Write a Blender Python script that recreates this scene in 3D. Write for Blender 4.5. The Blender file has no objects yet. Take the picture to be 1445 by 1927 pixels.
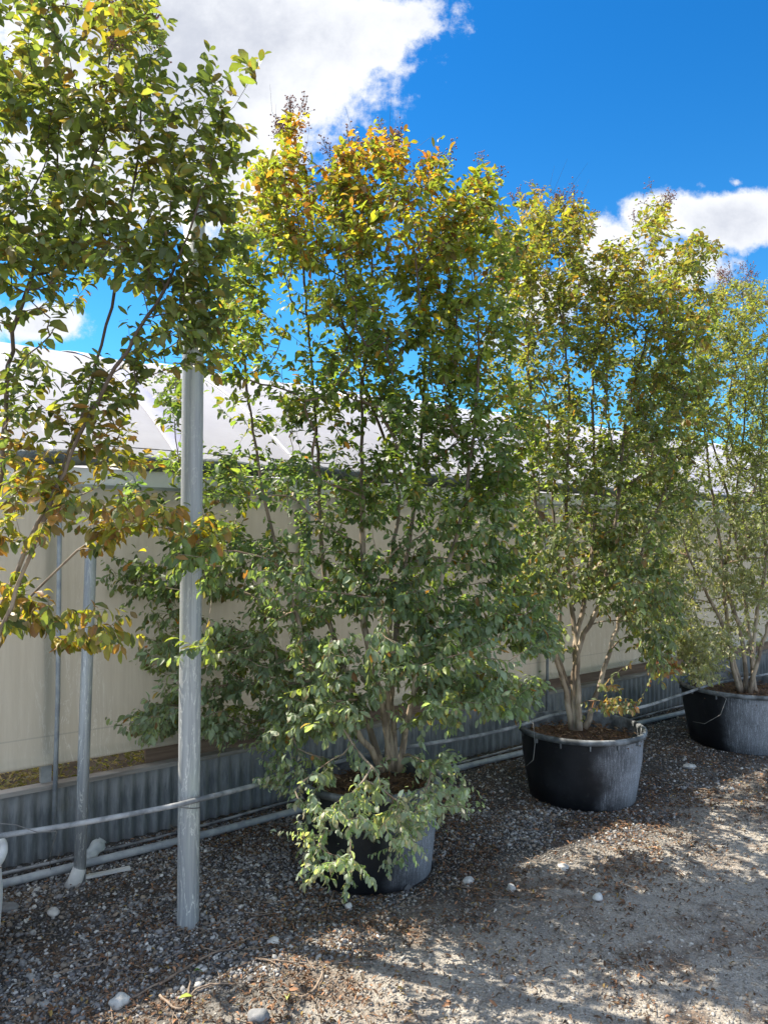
import bpy, math, random
import numpy as np
from mathutils import Vector, Matrix, noise as mnoise
R = math.radians
random.seed(7); RG = np.random.default_rng(7)
S = bpy.context.scene
COL = S.collection

# ------------------------------------------------------------------ camera
CAM_H = 1.75; PITCH = 2.0; F = 1391.8; CX, CY = 722.5, 963.5
cd = bpy.data.cameras.new('camera'); cam = bpy.data.objects.new('camera', cd); COL.objects.link(cam)
cd.sensor_fit = 'VERTICAL'; cd.sensor_height = 36; cd.sensor_width = 27; cd.lens = 26
cd.clip_start = 0.05; cd.clip_end = 3000
cam.location = (0, 0, CAM_H); cam.rotation_euler = (R(90 + PITCH), 0, 0)
S.camera = cam

# ------------------------------------------------------------------ world, sun, exposure
SUN_EL = 51.5
SUN_DIR = Vector((-0.927 * math.cos(R(SUN_EL)), 0.375 * math.cos(R(SUN_EL)), math.sin(R(SUN_EL)))).normalized()
S.view_settings.view_transform = 'Standard'; S.view_settings.look = 'None'
S.view_settings.gamma = 1; S.view_settings.exposure = 1.35
W = bpy.data.worlds.new('World'); S.world = W; W.use_nodes = True

class NT:
    """tiny node-tree helper"""
    def __init__(s, tree): s.t = tree; s.N = tree.nodes; s.L = tree.links
    def n(s, typ, **kw):
        x = s.N.new(typ)
        for k, v in kw.items():
            if hasattr(x, k) and not isinstance(v, tuple) or k in ('operation', 'blend_type'): setattr(x, k, v)
        return x
    def put(s, sock, v):
        if isinstance(v, bpy.types.NodeSocket): s.L.new(v, sock)
        elif v is not None:
            if isinstance(v, (tuple, list)) and len(v) == 3 and sock.type == 'RGBA': v = (*v, 1)
            sock.default_value = v
    def m(s, op, a, b=None, c=None, clamp=False):
        x = s.N.new('ShaderNodeMath'); x.operation = op; x.use_clamp = clamp
        s.put(x.inputs[0], a); s.put(x.inputs[1], b); s.put(x.inputs[2], c); return x.outputs[0]
    def vm(s, op, a, b=None):
        x = s.N.new('ShaderNodeVectorMath'); x.operation = op
        s.put(x.inputs[0], a); s.put(x.inputs[1], b); return x.outputs[0]
    def mix(s, f, a, b, bt='MIX'):
        x = s.N.new('ShaderNodeMix'); x.data_type = 'RGBA'; x.blend_type = bt
        s.put(x.inputs['Factor'], f); s.put(x.inputs['A'], a) if False else None
        s.put(x.inputs[6], a); s.put(x.inputs[7], b); return x.outputs[2]
    def ramp(s, v, a, b, lo=0.0, hi=1.0, smooth=True):
        x = s.N.new('ShaderNodeMapRange'); x.interpolation_type = 'SMOOTHSTEP' if smooth else 'LINEAR'
        s.put(x.inputs[0], v); s.put(x.inputs[1], a); s.put(x.inputs[2], b); s.put(x.inputs[3], lo); s.put(x.inputs[4], hi)
        return x.outputs[0]
    def noise(s, vec, scale, detail=4, rough=.55, dist=0.0, col=False):
        x = s.N.new('ShaderNodeTexNoise'); s.put(x.inputs['Vector'], vec)
        x.inputs['Scale'].default_value = scale; x.inputs['Detail'].default_value = detail
        x.inputs['Roughness'].default_value = rough; x.inputs['Distortion'].default_value = dist
        return x.outputs['Color'] if col else x.outputs['Fac']
    def vor(s, vec, scale, feature='F1', out='Distance'):
        x = s.N.new('ShaderNodeTexVoronoi'); x.feature = feature; s.put(x.inputs['Vector'], vec)
        x.inputs['Scale'].default_value = scale; return x.outputs[out]
    def scale(s, vec, sc, loc=(0, 0, 0)):
        x = s.N.new('ShaderNodeMapping'); s.put(x.inputs[0], vec); x.inputs['Scale'].default_value = sc
        x.inputs['Location'].default_value = loc; return x.outputs[0]
    def sep(s, vec):
        x = s.N.new('ShaderNodeSeparateXYZ'); s.put(x.inputs[0], vec); return x.outputs
    def bump(s, h, strength=.5, dist=.01):
        x = s.N.new('ShaderNodeBump'); s.put(x.inputs['Height'], h); x.inputs['Strength'].default_value = strength
        x.inputs['Distance'].default_value = dist; return x.outputs[0]

def world():
    g = NT(W.node_tree); g.N.clear()
    sky = g.N.new('ShaderNodeTexSky'); sky.sky_type = 'NISHITA'; sky.sun_disc = False
    sky.sun_elevation = R(SUN_EL); sky.sun_rotation = math.atan2(SUN_DIR.x, SUN_DIR.y)
    sky.altitude = 300; sky.air_density = 1.0; sky.dust_density = 0.25; sky.ozone_density = 2.2
    hs = g.N.new('ShaderNodeHueSaturation'); hs.inputs['Saturation'].default_value = 1.15
    hs.inputs['Hue'].default_value = .492; hs.inputs['Value'].default_value = 1.02
    g.L.new(sky.outputs[0], hs.inputs['Color'])
    tc = g.N.new('ShaderNodeTexCoord').outputs['Generated']
    x, y, z = g.sep(tc)
    yy = g.m('MAXIMUM', y, 0.08)
    u = g.m('DIVIDE', x, yy); v = g.m('DIVIDE', z, yy)
    cv = g.N.new('ShaderNodeCombineXYZ'); g.L.new(u, cv.inputs[0]); g.L.new(v, cv.inputs[1]); cv = cv.outputs[0]
    # clouds: billows at fixed directions (tangents of azimuth and height), broken up by noise
    blobs = [(350, 60, 420, 230, 1.15), (300, 260, 300, 190, 1.1), (620, 30, 200, 120, 1.0), (540, 170, 90, 90, .9), (500, 280, 110, 60, .7),
             (765, 20, 90, 66, .8), (870, 30, 40, 80, .5), (830, 130, 30, 34, .42), (60, 330, 260, 150, .9), (-150, 600, 240, 60, .9), (60, 600, 110, 50, .9), (240, 470, 120, 60, .6),
             (1370, 405, 150, 66, .95), (1240, 400, 100, 66, .92), (1150, 460, 100, 90, .9), (1290, 500, 130, 60, .74),
             (882, 390, 46, 38, .85), (1020, 560, 100, 70, .75), (960, 640, 70, 45, .7), (1120, 540, 90, 70, .72),
             (1470, 400, 80, 55, .75), (1390, 325, 35, 22, .5), (1330, 340, 30, 20, .5), (1500, 570, 70, 30, .6), (1900, 500, 300, 90, .9),
             (1285, 55, 24, 12, .33), (1070, 330, 40, 12, .33), (-700, 200, 400, 300, .9)]
    wob = g.vm('SCALE', g.vm('SUBTRACT', g.noise(cv, 9, 3, .6, col=True), (.5, .5, .5)))
    wob.node.inputs['Scale'].default_value = 0.06
    cw = g.vm('ADD', cv, wob); cu, cvv, _ = g.sep(cw)
    tot = None
    for px, py, rx, ry, a in blobs:
        du = g.m('MULTIPLY', g.m('SUBTRACT', cu, (px - CX) / F), F / rx)
        dv = g.m('MULTIPLY', g.m('SUBTRACT', cvv, (1012 - py) / F), F / ry)
        d2 = g.m('ADD', g.m('MULTIPLY', du, du), g.m('MULTIPLY', dv, dv))
        e = g.m('MULTIPLY', g.m('POWER', 2.718, g.m('MULTIPLY', d2, -.8)), a)
        tot = e if tot is None else g.m('MAXIMUM', tot, e)
    n1 = g.noise(cv, 7, 9, .62); n2 = g.noise(cv, 26, 10, .68)
    dens = g.m('ADD', tot, g.m('MULTIPLY', g.m('SUBTRACT', n1, .5), .85))
    dens = g.m('ADD', dens, g.m('MULTIPLY', g.m('SUBTRACT', n2, .5), .62))
    mask = g.ramp(dens, .40, .66)
    mask = g.m('MULTIPLY', mask, g.ramp(y, .02, .15))
    mask = g.m('MULTIPLY', mask, g.ramp(z, .0, .06))
    # unseen broken cloud added behind and above the view to fill the shade
    fill_cloud = g.ramp(g.noise(tc, 2.2, 8, .6), .40, .56)
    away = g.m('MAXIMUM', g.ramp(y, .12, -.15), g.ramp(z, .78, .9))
    mask = g.m('MAXIMUM', mask, g.m('MULTIPLY', g.m('MULTIPLY', fill_cloud, away), g.ramp(z, -.02, .06)))
    thick = g.ramp(g.m('ADD', dens, g.m('MULTIPLY', g.m('SUBTRACT', g.noise(cv, 4, 5, .5), .5), 1.4)), .62, 1.35)
    ccol = g.mix(thick, (4.0, 4.1, 4.3), (2.6, 2.75, 3.15))
    ccol = g.mix(away, ccol, (5.3, 5.9, 7.0))  # added fill cloud is brighter and bluer than the clouds in view
    blue = g.mix(1.0, hs.outputs[0], g.mix(g.ramp(z, .1, .6), (.30, .68, .86), (.10, .51, .81)), 'MULTIPLY')
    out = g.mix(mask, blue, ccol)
    bg = g.N.new('ShaderNodeBackground'); bg.inputs['Strength'].default_value = 0.1
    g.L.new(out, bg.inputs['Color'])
    o = g.N.new('ShaderNodeOutputWorld'); g.L.new(bg.outputs[0], o.inputs[0])
world()
sl = bpy.data.lights.new('sun', 'SUN'); sl.energy = 4.7; sl.angle = R(.55); sl.color = (1, .91, .77)
so = bpy.data.objects.new('sun', sl); COL.objects.link(so); so.location = (-10, 5, 12)
so.rotation_euler = SUN_DIR.to_track_quat('Z', 'Y').to_euler()

# ------------------------------------------------------------------ geometry helpers
cp, sp_ = math.cos(R(PITCH)), math.sin(R(PITCH))
def at(px, py, Y):
    """world point at distance Y ahead of the camera seen at source pixel px, py"""
    a = (px - CX) / F; b = (CY - py) / F
    dy = cp - b * sp_; dz = sp_ + b * cp
    t = Y / dy
    return Vector((a * t, Y, CAM_H + dz * t))
def gnd(px, py, z=0.0):
    a = (px - CX) / F; b = (CY - py) / F
    dy = cp - b * sp_; dz = sp_ + b * cp
    t = (z - CAM_H) / dz
    return Vector((a * t, dy * t, z))
U = Vector((0.8, 0.6, 0)); NV = Vector((0.6, -0.8, 0)); WD = 4.38      # wall direction, wall normal towards the path, wall distance
def wall(s, out, z): return U * s - NV * (WD - out) + Vector((0, 0, z))
def s_at(px, out=0.0):
    a = (px - CX) / F; t = (WD - out) / (.8 - .6 * a); return (Vector((a * t, t, 0)) + NV * (WD - out)).dot(U)

def mesh_obj(name, verts, faces, mat, parent=None, smooth=True, mats=None, mi=None):
    me = bpy.data.meshes.new(name); me.from_pydata([tuple(v) for v in verts], [], faces)
    for m_ in (mats or [mat]): me.materials.append(m_)
    if mi is not None: me.polygons.foreach_set('material_index', mi)
    if smooth: me.polygons.foreach_set('use_smooth', [True] * len(me.polygons))
    me.update()
    o = bpy.data.objects.new(name, me); COL.objects.link(o)
    if parent: put_under(o, parent)
    return o
def put_under(o, parent):
    o.parent = parent; o.matrix_parent_inverse = Matrix.Translation(-Vector(parent.location)) if parent.rotation_euler[2] == 0 else parent.matrix_basis.inverted()
def np_obj(name, V, Fc, mat, parent=None, smooth=True, color=None):
    """V (n,3), Fc list of int arrays each (k, sides)"""
    me = bpy.data.meshes.new(name)
    me.vertices.add(len(V)); me.vertices.foreach_set('co', np.asarray(V, np.float32).ravel())
    loops = np.concatenate([f.ravel() for f in Fc]); tot = np.concatenate([np.full(len(f), f.shape[1]) for f in Fc])
    st = np.concatenate([[0], np.cumsum(tot)[:-1]])
    me.loops.add(len(loops)); me.loops.foreach_set('vertex_index', loops.astype(np.int32))
    me.polygons.add(len(tot)); me.polygons.foreach_set('loop_start', st.astype(np.int32))
    me.update(calc_edges=True)
    if smooth: me.polygons.foreach_set('use_smooth', np.ones(len(tot), bool))
    if color is not None:
        ca = me.color_attributes.new('tint', 'FLOAT_COLOR', 'POINT')
        ca.data.foreach_set('color', np.concatenate([color, np.ones((len(color), 1))], 1).astype(np.float32).ravel())
    me.materials.append(mat); me.validate()
    o = bpy.data.objects.new(name, me); COL.objects.link(o)
    if parent: put_under(o, parent)
    return o
def thing(name, label, cat, loc=(0, 0, 0), group=None):
    o = bpy.data.objects.new(name, None); COL.objects.link(o); o.location = loc; o.empty_display_size = .1
    return tag(o, label, cat, group)
def tag(o, label=None, cat=None, group=None, kind=None):
    if label: o['label'] = label
    if cat: o['category'] = cat
    if group: o['group'] = group
    if kind: o['kind'] = kind
    return o

class MB:
    def __init__(s): s.v = []; s.f = []
    def add(s, vs, fs):
        k = len(s.v); s.v += [Vector(v) for v in vs]; s.f += [tuple(i + k for i in f) for f in fs]
    def box(s, o, ax, ay, az):
        """box from corner o with edge vectors"""
        o = Vector(o); ax, ay, az = Vector(ax), Vector(ay), Vector(az)
        s.add([o, o + ax, o + ax + ay, o + ay, o + az, o + ax + az, o + ax + ay + az, o + ay + az],
              [(0, 3, 2, 1), (4, 5, 6, 7), (0, 1, 5, 4), (1, 2, 6, 5), (2, 3, 7, 6), (3, 0, 4, 7)])
    def tube(s, pts, rad, k=8, cap=True):
        pts = [Vector(p) for p in pts]; n = len(pts)
        if not isinstance(rad, (list, tuple, np.ndarray)): rad = [rad] * n
        base = len(s.v); up = None
        for i, p in enumerate(pts):
            t = (pts[min(i + 1, n - 1)] - pts[max(i - 1, 0)])
            t = t.normalized() if t.length > 1e-9 else Vector((0, 0, 1))
            if up is None:
                up = t.cross(Vector((0, 0, 1)) if abs(t.z) < .9 else Vector((1, 0, 0))).normalized()
            up = (up - t * up.dot(t)); up = up.normalized() if up.length > 1e-6 else t.orthogonal().normalized()
            w = t.cross(up)
            for j in range(k):
                a = 2 * math.pi * j / k
                s.v.append(p + (up * math.cos(a) + w * math.sin(a)) * rad[i])
        for i in range(n - 1):
            for j in range(k):
                a = base + i * k + j; b = base + i * k + (j + 1) % k
                s.f.append((a, b, b + k, a + k))
        if cap:
            s.f.append(tuple(base + j for j in range(k))[::-1]); s.f.append(tuple(base + (n - 1) * k + j for j in range(k)))
    def lathe(s, c, prof, k=64, jit=None):
        c = Vector(c); base = len(s.v); n = len(prof)
        for (r, z) in prof:
            for j in range(k):
                a = 2 * math.pi * j / k
                rr = r * (1 + (jit(a, z) if jit else 0))
                s.v.append(c + Vector((math.cos(a) * rr, math.sin(a) * rr, z)))
        for i in range(n - 1):
            for j in range(k):
                a = base + i * k + j; b = base + i * k + (j + 1) % k
                s.f.append((a, b, b + k, a + k))
    def obj(s, name, mat, parent=None, smooth=True): return mesh_obj(name, s.v, s.f, mat, parent, smooth)
def curve_pts(pts, step=.05, jit=0.0, seed=0):
    """Catmull-Rom resample"""
    P = [Vector(p) for p in pts]; P = [P[0] * 2 - P[1]] + P + [P[-1] * 2 - P[-2]]; out = []
    rnd = random.Random(seed)
    for i in range(1, len(P) - 2):
        n = max(1, int((P[i + 1] - P[i]).length / step))
        for k in range(n):
            t = k / n; a, b, c, d = P[i - 1], P[i], P[i + 1], P[i + 2]
            q = .5 * ((2 * b) + (c - a) * t + (2 * a - 5 * b + 4 * c - d) * t * t + (3 * b - a - 3 * c + d) * t ** 3)
            if jit: q = q + Vector((rnd.gauss(0, jit), rnd.gauss(0, jit), rnd.gauss(0, jit)))
            out.append(q)
    out.append(P[-2]); return out

# ------------------------------------------------------------------ materials
def mat(name, build):
    m_ = bpy.data.materials.new(name); m_.use_nodes = True; g = NT(m_.node_tree)
    b = g.N['Principled BSDF']; tc = g.N.new('ShaderNodeTexCoord').outputs['Object']
    build(g, b, tc); return m_
def simple(name, c1, c2, scale=8, rough=.7, metal=0.0, bump=.2, bd=.002, stretch=(1, 1, 1), lo=.35, hi=.65):
    def f(g, b, tc):
        v = g.scale(tc, stretch)
        n = g.noise(v, scale, 6, .6)
        g.put(b.inputs['Base Color'], g.mix(g.ramp(n, lo, hi), c1, c2))
        b.inputs['Roughness'].default_value = rough; b.inputs['Metallic'].default_value = metal
        g.L.new(g.bump(g.noise(v, scale * 4, 4, .6), bump, bd), b.inputs['Normal'])
    return mat(name, f)

def leaf_mat(name, rough=.42, trans=.42, tb=(1.35, 1.5, .55)):
    def f(g, b, tc):
        a = g.N.new('ShaderNodeAttribute'); a.attribute_name = 'tint'
        c = a.outputs['Color']
        n = g.noise(tc, 60, 3, .6)
        c2 = g.mix(g.ramp(n, .3, .75, 0, .35), c, g.mix(1.0, c, (.62, .68, .6), 'MULTIPLY'))
        g.put(b.inputs['Base Color'], c2); b.inputs['Roughness'].default_value = rough
        b.inputs['Specular IOR Level'].default_value = .42
        g.L.new(g.bump(g.noise(tc, 180, 2, .5), .25, .002), b.inputs['Normal'])
        t = g.N.new('ShaderNodeBsdfTranslucent'); g.put(t.inputs['Color'], g.mix(1.0, c2, tb, 'MULTIPLY'))
        mx = g.N.new('ShaderNodeMixShader'); mx.inputs[0].default_value = trans
        g.L.new(b.outputs[0], mx.inputs[1]); g.L.new(t.outputs[0], mx.inputs[2])
        g.L.new(mx.outputs[0], g.N['Material Output'].inputs['Surface'])
    return mat(name, f)
M = {}
M['leaf'] = leaf_mat('crape_myrtle_leaf', .44, .48, tb=(1.75, 1.9, .6))
M['litter'] = leaf_mat('fallen_leaf', .8, .12, (1.2, 1, .7))
def f(g, b, tc):
    v = g.scale(tc, (1, 1, .25))
    n = g.noise(v, 22, 5, .6, .6)
    c = g.mix(g.ramp(n, .42, .58), (.36, .285, .205), (.17, .13, .095))
    c = g.mix(g.ramp(g.noise(tc, 5, 3), .5, .75), c, (.50, .42, .33))
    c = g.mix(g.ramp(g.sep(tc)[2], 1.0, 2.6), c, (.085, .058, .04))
    g.put(b.inputs['Base Color'], c); b.inputs['Roughness'].default_value = .75
    g.L.new(g.bump(g.noise(v, 60, 5), .5, .004), b.inputs['Normal'])
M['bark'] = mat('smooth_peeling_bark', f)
def f(g, b, tc):
    x, y, z = g.sep(tc)
    n = g.noise(tc, 9, 3, .6)
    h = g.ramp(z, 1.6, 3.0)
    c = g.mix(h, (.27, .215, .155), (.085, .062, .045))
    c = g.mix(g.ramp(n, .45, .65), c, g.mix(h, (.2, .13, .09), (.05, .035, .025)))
    g.put(b.inputs['Base Color'], c); b.inputs['Roughness'].default_value = .8
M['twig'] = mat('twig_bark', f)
M['deadtwig'] = simple('dead_twig', (.30, .23, .17), (.14, .10, .075), 20, .85)
M['berry'] = simple('seed_capsule', (.09, .035, .035), (.26, .10, .07), 40, .6)
M['redberry'] = simple('red_flower', (.35, .02, .05), (.2, .02, .04), 40, .6)
def f(g, b, tc):
    # galvanised pole with pale dried drips running down it
    x, y, z = g.sep(tc)
    v = g.scale(tc, (1, 1, .03)); n = g.noise(v, 45, 3, .7, .4)
    wv = g.scale(tc, (1, 1, .12)); w2 = g.noise(wv, 22, 6, .6, 1.2)
    drip = g.ramp(g.m('ABSOLUTE', g.m('SUBTRACT', w2, .5)), .0, .018, 1, 0)
    c = g.mix(g.ramp(n, .4, .62), (.27, .29, .305), (.37, .39, .40))
    low = g.ramp(z, .2, 2.2, 1, .25)
    c = g.mix(g.m('MULTIPLY', drip, g.m('MULTIPLY', low, .9)), c, (.72, .74, .70))
    c = g.mix(g.ramp(g.noise(g.scale(tc, (1, 1, .2)), 7, 5), .5, .8), c, (.38, .43, .38))
    g.put(b.inputs['Base Color'], c); b.inputs['Metallic'].default_value = .15; b.inputs['Roughness'].default_value = .5
    g.L.new(g.bump(drip, .3, .001), b.inputs['Normal'])
M['pole'] = mat('galvanised_steel_with_drips', f)
M['pipe_grey'] = simple('dusty_grey_pipe', (.24, .265, .29), (.38, .40, .41), 14, .55, 0, .3, .002)
M['pipe_dark'] = simple('dark_poly_pipe', (.035, .038, .042), (.13, .135, .14), 10, .6)
M['pipe_dusty'] = simple('dusted_poly_pipe', (.12, .13, .14), (.33, .34, .35), 9, .75, 0, .6, .004)
M['wire'] = simple('thin_wire', (.10, .10, .10), (.22, .22, .21), 10, .5)
M['white_foot'] = simple('pale_concrete_foot', (.48, .49, .48), (.62, .62, .60), 12, .85)
def f(g, b, tc):
    # black plastic pot, whitewash overspray on the right with runs
    x, y, z = g.sep(tc)
    sx = g.ramp(g.m('ADD', g.m('SUBTRACT', g.m('MULTIPLY', x, .85), g.m('MULTIPLY', y, .35)), g.m('MULTIPLY', g.m('SUBTRACT', g.noise(tc, 5, 5), .5), .35)), .09, .40)
    ang = g.m('ARCTAN2', y, x)
    cv = g.N.new('ShaderNodeCombineXYZ'); g.L.new(g.m('MULTIPLY', ang, 9), cv.inputs[0]); g.L.new(g.m('MULTIPLY', z, 1.1), cv.inputs[1])
    runs = g.ramp(g.m('ABSOLUTE', g.m('SUBTRACT', g.noise(cv.outputs[0], 4.0, 3, .6), .5)), 0, .022, 1, 0)
    sp = g.ramp(g.noise(tc, 160, 3, .8), .42, .66)
    amt = g.m('MULTIPLY', sx, g.m('ADD', g.m('MULTIPLY', sp, .35), .42), clamp=True)
    amt = g.m('ADD', amt, g.m('MULTIPLY', g.m('MULTIPLY', runs, g.ramp(sx, .05, .35)), .55), clamp=True)
    c = g.mix(g.ramp(g.noise(tc, 4, 5), .35, .7), (.007, .008, .011), (.020, .022, .027))
    c = g.mix(g.ramp(g.noise(tc, 30, 6, .7), .55, .8, 0, .25), c, (.12, .12, .12))
    c = g.mix(amt, c, (.40, .43, .48))
    g.put(b.inputs['Base Color'], c); b.inputs['Roughness'].default_value = .55
    b.inputs['Specular IOR Level'].default_value = .35
    g.L.new(g.bump(g.noise(tc, 30, 5), .12, .004), b.inputs['Normal'])
M['pot'] = mat('black_pot_plastic_with_whitewash', f)
def f(g, b, tc):
    x, y, z = g.sep(tc)
    amt = g.ramp(g.noise(tc, 12, 5), .35, .75)
    g.put(b.inputs['Base Color'], g.mix(amt, (.05, .056, .062), (.24, .26, .28)))
    b.inputs['Roughness'].default_value = .6
M['rim'] = mat('dusty_pot_rim', f)
M['rim_white'] = simple('sunlit_whitewashed_pot', (.55, .57, .58), (.7, .71, .7), 9, .7)  # left-edge pot: whitewash with its sunlit brightness put into the colour
def f(g, b, tc):
    n = g.noise(tc, 18, 6, .7); w = g.vor(tc, 55)
    c = g.mix(g.ramp(n, .35, .65), (.055, .03, .018), (.20, .115, .065))
    g.put(b.inputs['Base Color'], c); b.inputs['Roughness'].default_value = .95
    g.L.new(g.bump(g.m('ADD', n, w), 1, .02), b.inputs['Normal'])
M['soil'] = mat('bark_mulch_soil', f)
def f(g, b, tc):
    # curtain: milky beige woven film with faint runs and a hemmed foot
    x, y, z = g.sep(tc)
    s_ = g.m('ADD', g.m('MULTIPLY', x, .8), g.m('MULTIPLY', y, .6))
    cv = g.N.new('ShaderNodeCombineXYZ'); g.L.new(s_, cv.inputs[0]); g.L.new(g.m('MULTIPLY', z, .05), cv.inputs[1])
    v = cv.outputs[0]
    cv2 = g.N.new('ShaderNodeCombineXYZ'); g.L.new(s_, cv2.inputs[0]); g.L.new(g.m('MULTIPLY', z, .16), cv2.inputs[1]); v2 = cv2.outputs[0]
    n = g.noise(v, 26, 5, .75); wv = g.noise(v2, 14, 7, .65, 1.0)
    line = g.ramp(g.m('ABSOLUTE', g.m('SUBTRACT', wv, .5)), 0, .016, 1, 0)
    part = g.ramp(g.noise(cv2.outputs[0], 1.4, 3), .42, .62)
    c = g.mix(g.ramp(n, .3, .7), (.56, .525, .43), (.63, .595, .495))
    c = g.mix(g.m('MULTIPLY', g.m('MULTIPLY', line, part), g.ramp(z, .5, 1.8, .85, .15)), c, (.80, .79, .72))
    c = g.mix(g.ramp(g.noise(v2, 3, 4), .5, .8, 0, .35), c, (.40, .40, .32))
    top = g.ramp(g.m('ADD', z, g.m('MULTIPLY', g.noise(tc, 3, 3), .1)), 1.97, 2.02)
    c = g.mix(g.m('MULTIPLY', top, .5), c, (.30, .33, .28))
    seam = g.ramp(g.m('ABSOLUTE', g.m('SUBTRACT', z, .66)), .001, .006, 1, 0)
    c = g.mix(g.m('MULTIPLY', seam, .4), c, (.30, .30, .26))
    g.put(b.inputs['Base Color'], c); b.inputs['Roughness'].default_value = .6
    weave = g.m('ADD', g.m('SINE', g.m('MULTIPLY', s_, 900)), g.m('SINE', g.m('MULTIPLY', z, 900)))
    g.L.new(g.bump(g.m('ADD', g.m('MULTIPLY', g.noise(v2, 4, 3), 3), g.m('MULTIPLY', weave, .02)), .25, .01), b.inputs['Normal'])
    t = g.N.new('ShaderNodeBsdfTranslucent'); g.put(t.inputs['Color'], c)
    mx = g.N.new('ShaderNodeMixShader'); mx.inputs[0].default_value = .45
    g.L.new(b.outputs[0], mx.inputs[1]); g.L.new(t.outputs[0], mx.inputs[2])
    g.L.new(mx.outputs[0], g.N['Material Output'].inputs['Surface'])
M['curtain'] = mat('beige_side_curtain', f)
def f(g, b, tc):
    n = g.noise(g.scale(tc, (1, 1, 1)), 1.5, 5, .6)
    c = g.mix(g.ramp(n, .35, .7), (.66, .65, .69), (.76, .75, .78))
    c = g.mix(g.ramp(g.noise(tc, 12, 6, .7), .5, .8, 0, .4), c, (.50, .50, .50))
    c = g.mix(g.ramp(g.noise(g.scale(tc, (.6, .6, 3)), 3, 6, .7), .45, .75, 0, .3), c, (.56, .56, .60))
    g.put(b.inputs['Base Color'], c); b.inputs['Roughness'].default_value = .45
    g.L.new(g.bump(g.noise(tc, 1.2, 3), .3, .05), b.inputs['Normal'])
    t = g.N.new('ShaderNodeBsdfTranslucent'); g.put(t.inputs['Color'], c)
    mx = g.N.new('ShaderNodeMixShader'); mx.inputs[0].default_value = .45
    g.L.new(b.outputs[0], mx.inputs[1]); g.L.new(t.outputs[0], mx.inputs[2])
    g.L.new(mx.outputs[0], g.N['Material Output'].inputs['Surface'])
M['film'] = mat('white_roof_film', f)
M['hoop'] = simple('roof_hoop_band', (.36, .36, .46), (.42, .42, .52), 4, .6)
M['fascia'] = simple('galvanised_fascia', (.72, .74, .77), (.82, .83, .85), 5, .45, .1)
def f(g, b, tc):
    n = g.noise(tc, 12, 6, .65)
    g.put(b.inputs['Base Color'], g.mix(g.ramp(n, .35, .7), (.055, .065, .068), (.16, .18, .18)))
    b.inputs['Roughness'].default_value = .7
    g.L.new(g.bump(g.noise(g.scale(tc, (1, 1, 1)), 14, 5, .6, .8), .9, .02), b.inputs['Normal'])
M['roll'] = mat('rolled_dark_shadecloth', f)
def f(g, b, tc):
    x, y, z = g.sep(tc)
    s_ = g.m('ADD', g.m('MULTIPLY', x, .8), g.m('MULTIPLY', y, .6))
    cv = g.N.new('ShaderNodeCombineXYZ'); g.L.new(s_, cv.inputs[0]); g.L.new(g.m('MULTIPLY', z, .12), cv.inputs[1])
    n = g.noise(cv.outputs[0], 30, 6, .7)
    c = g.mix(g.ramp(n, .35, .7), (.10, .115, .125), (.22, .24, .25))
    top = g.ramp(g.m('ADD', z, g.m('MULTIPLY', g.m('SUBTRACT', n, .5), .35)), .2, .36)
    c = g.mix(g.m('MULTIPLY', top, .65), c, (.33, .34, .33))
    c = g.mix(g.ramp(g.noise(tc, 6, 5), .55, .75, 0, .5), c, (.19, .19, .16))
    g.put(b.inputs['Base Color'], c); b.inputs['Roughness'].default_value = .65; b.inputs['Metallic'].default_value = .1
M['corr'] = mat('weathered_corrugated_sheet', f)
M['timber'] = simple('grey_timber', (.20, .18, .155), (.33, .31, .28), 12, .85, 0, .5, .004, (.3, .3, 3))
M['board'] = simple('brown_timber_board', (.15, .10, .07), (.24, .17, .12), 10, .85, 0, .5, .004, (.3, .3, 4))
M['steel'] = simple('grey_steel_post', (.26, .28, .28), (.38, .40, .40), 10, .55, .2)
M['inside'] = simple('greenhouse_soil', (.06, .045, .03), (.13, .10, .07), 5, .95)
def f(g, b, tc):
    g.put(b.inputs['Base Color'], g.mix(g.ramp(g.noise(tc, 20, 3), .4, .7), (.55, .60, .60), (.75, .78, .76)))
    b.inputs['Roughness'].default_value = .35; b.inputs['Transmission Weight'].default_value = .45
    g.L.new(g.bump(g.noise(tc, 22, 4), .7, .01), b.inputs['Normal'])
M['jug'] = mat('milky_plastic', f)
def f(g, b, tc):
    x, y, z = g.sep(tc)
    a = g.N.new('ShaderNodeAttribute'); a.attribute_name = 'tint'
    c = g.mix(g.ramp(g.noise(tc, 70, 3, .6), .35, .7, 0, .5), a.outputs['Color'], g.mix(1.0, a.outputs['Color'], (.5, .5, .5), 'MULTIPLY'))
    g.put(b.inputs['Base Color'], c); b.inputs['Roughness'].default_value = .85
    g.L.new(g.bump(g.noise(tc, 250, 3), .3, .001), b.inputs['Normal'])
M['stone'] = mat('gravel_stone', f)
M['rock'] = simple('pale_rock', (.34, .34, .33), (.52, .51, .48), 20, .85, 0, .5, .004)
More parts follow.
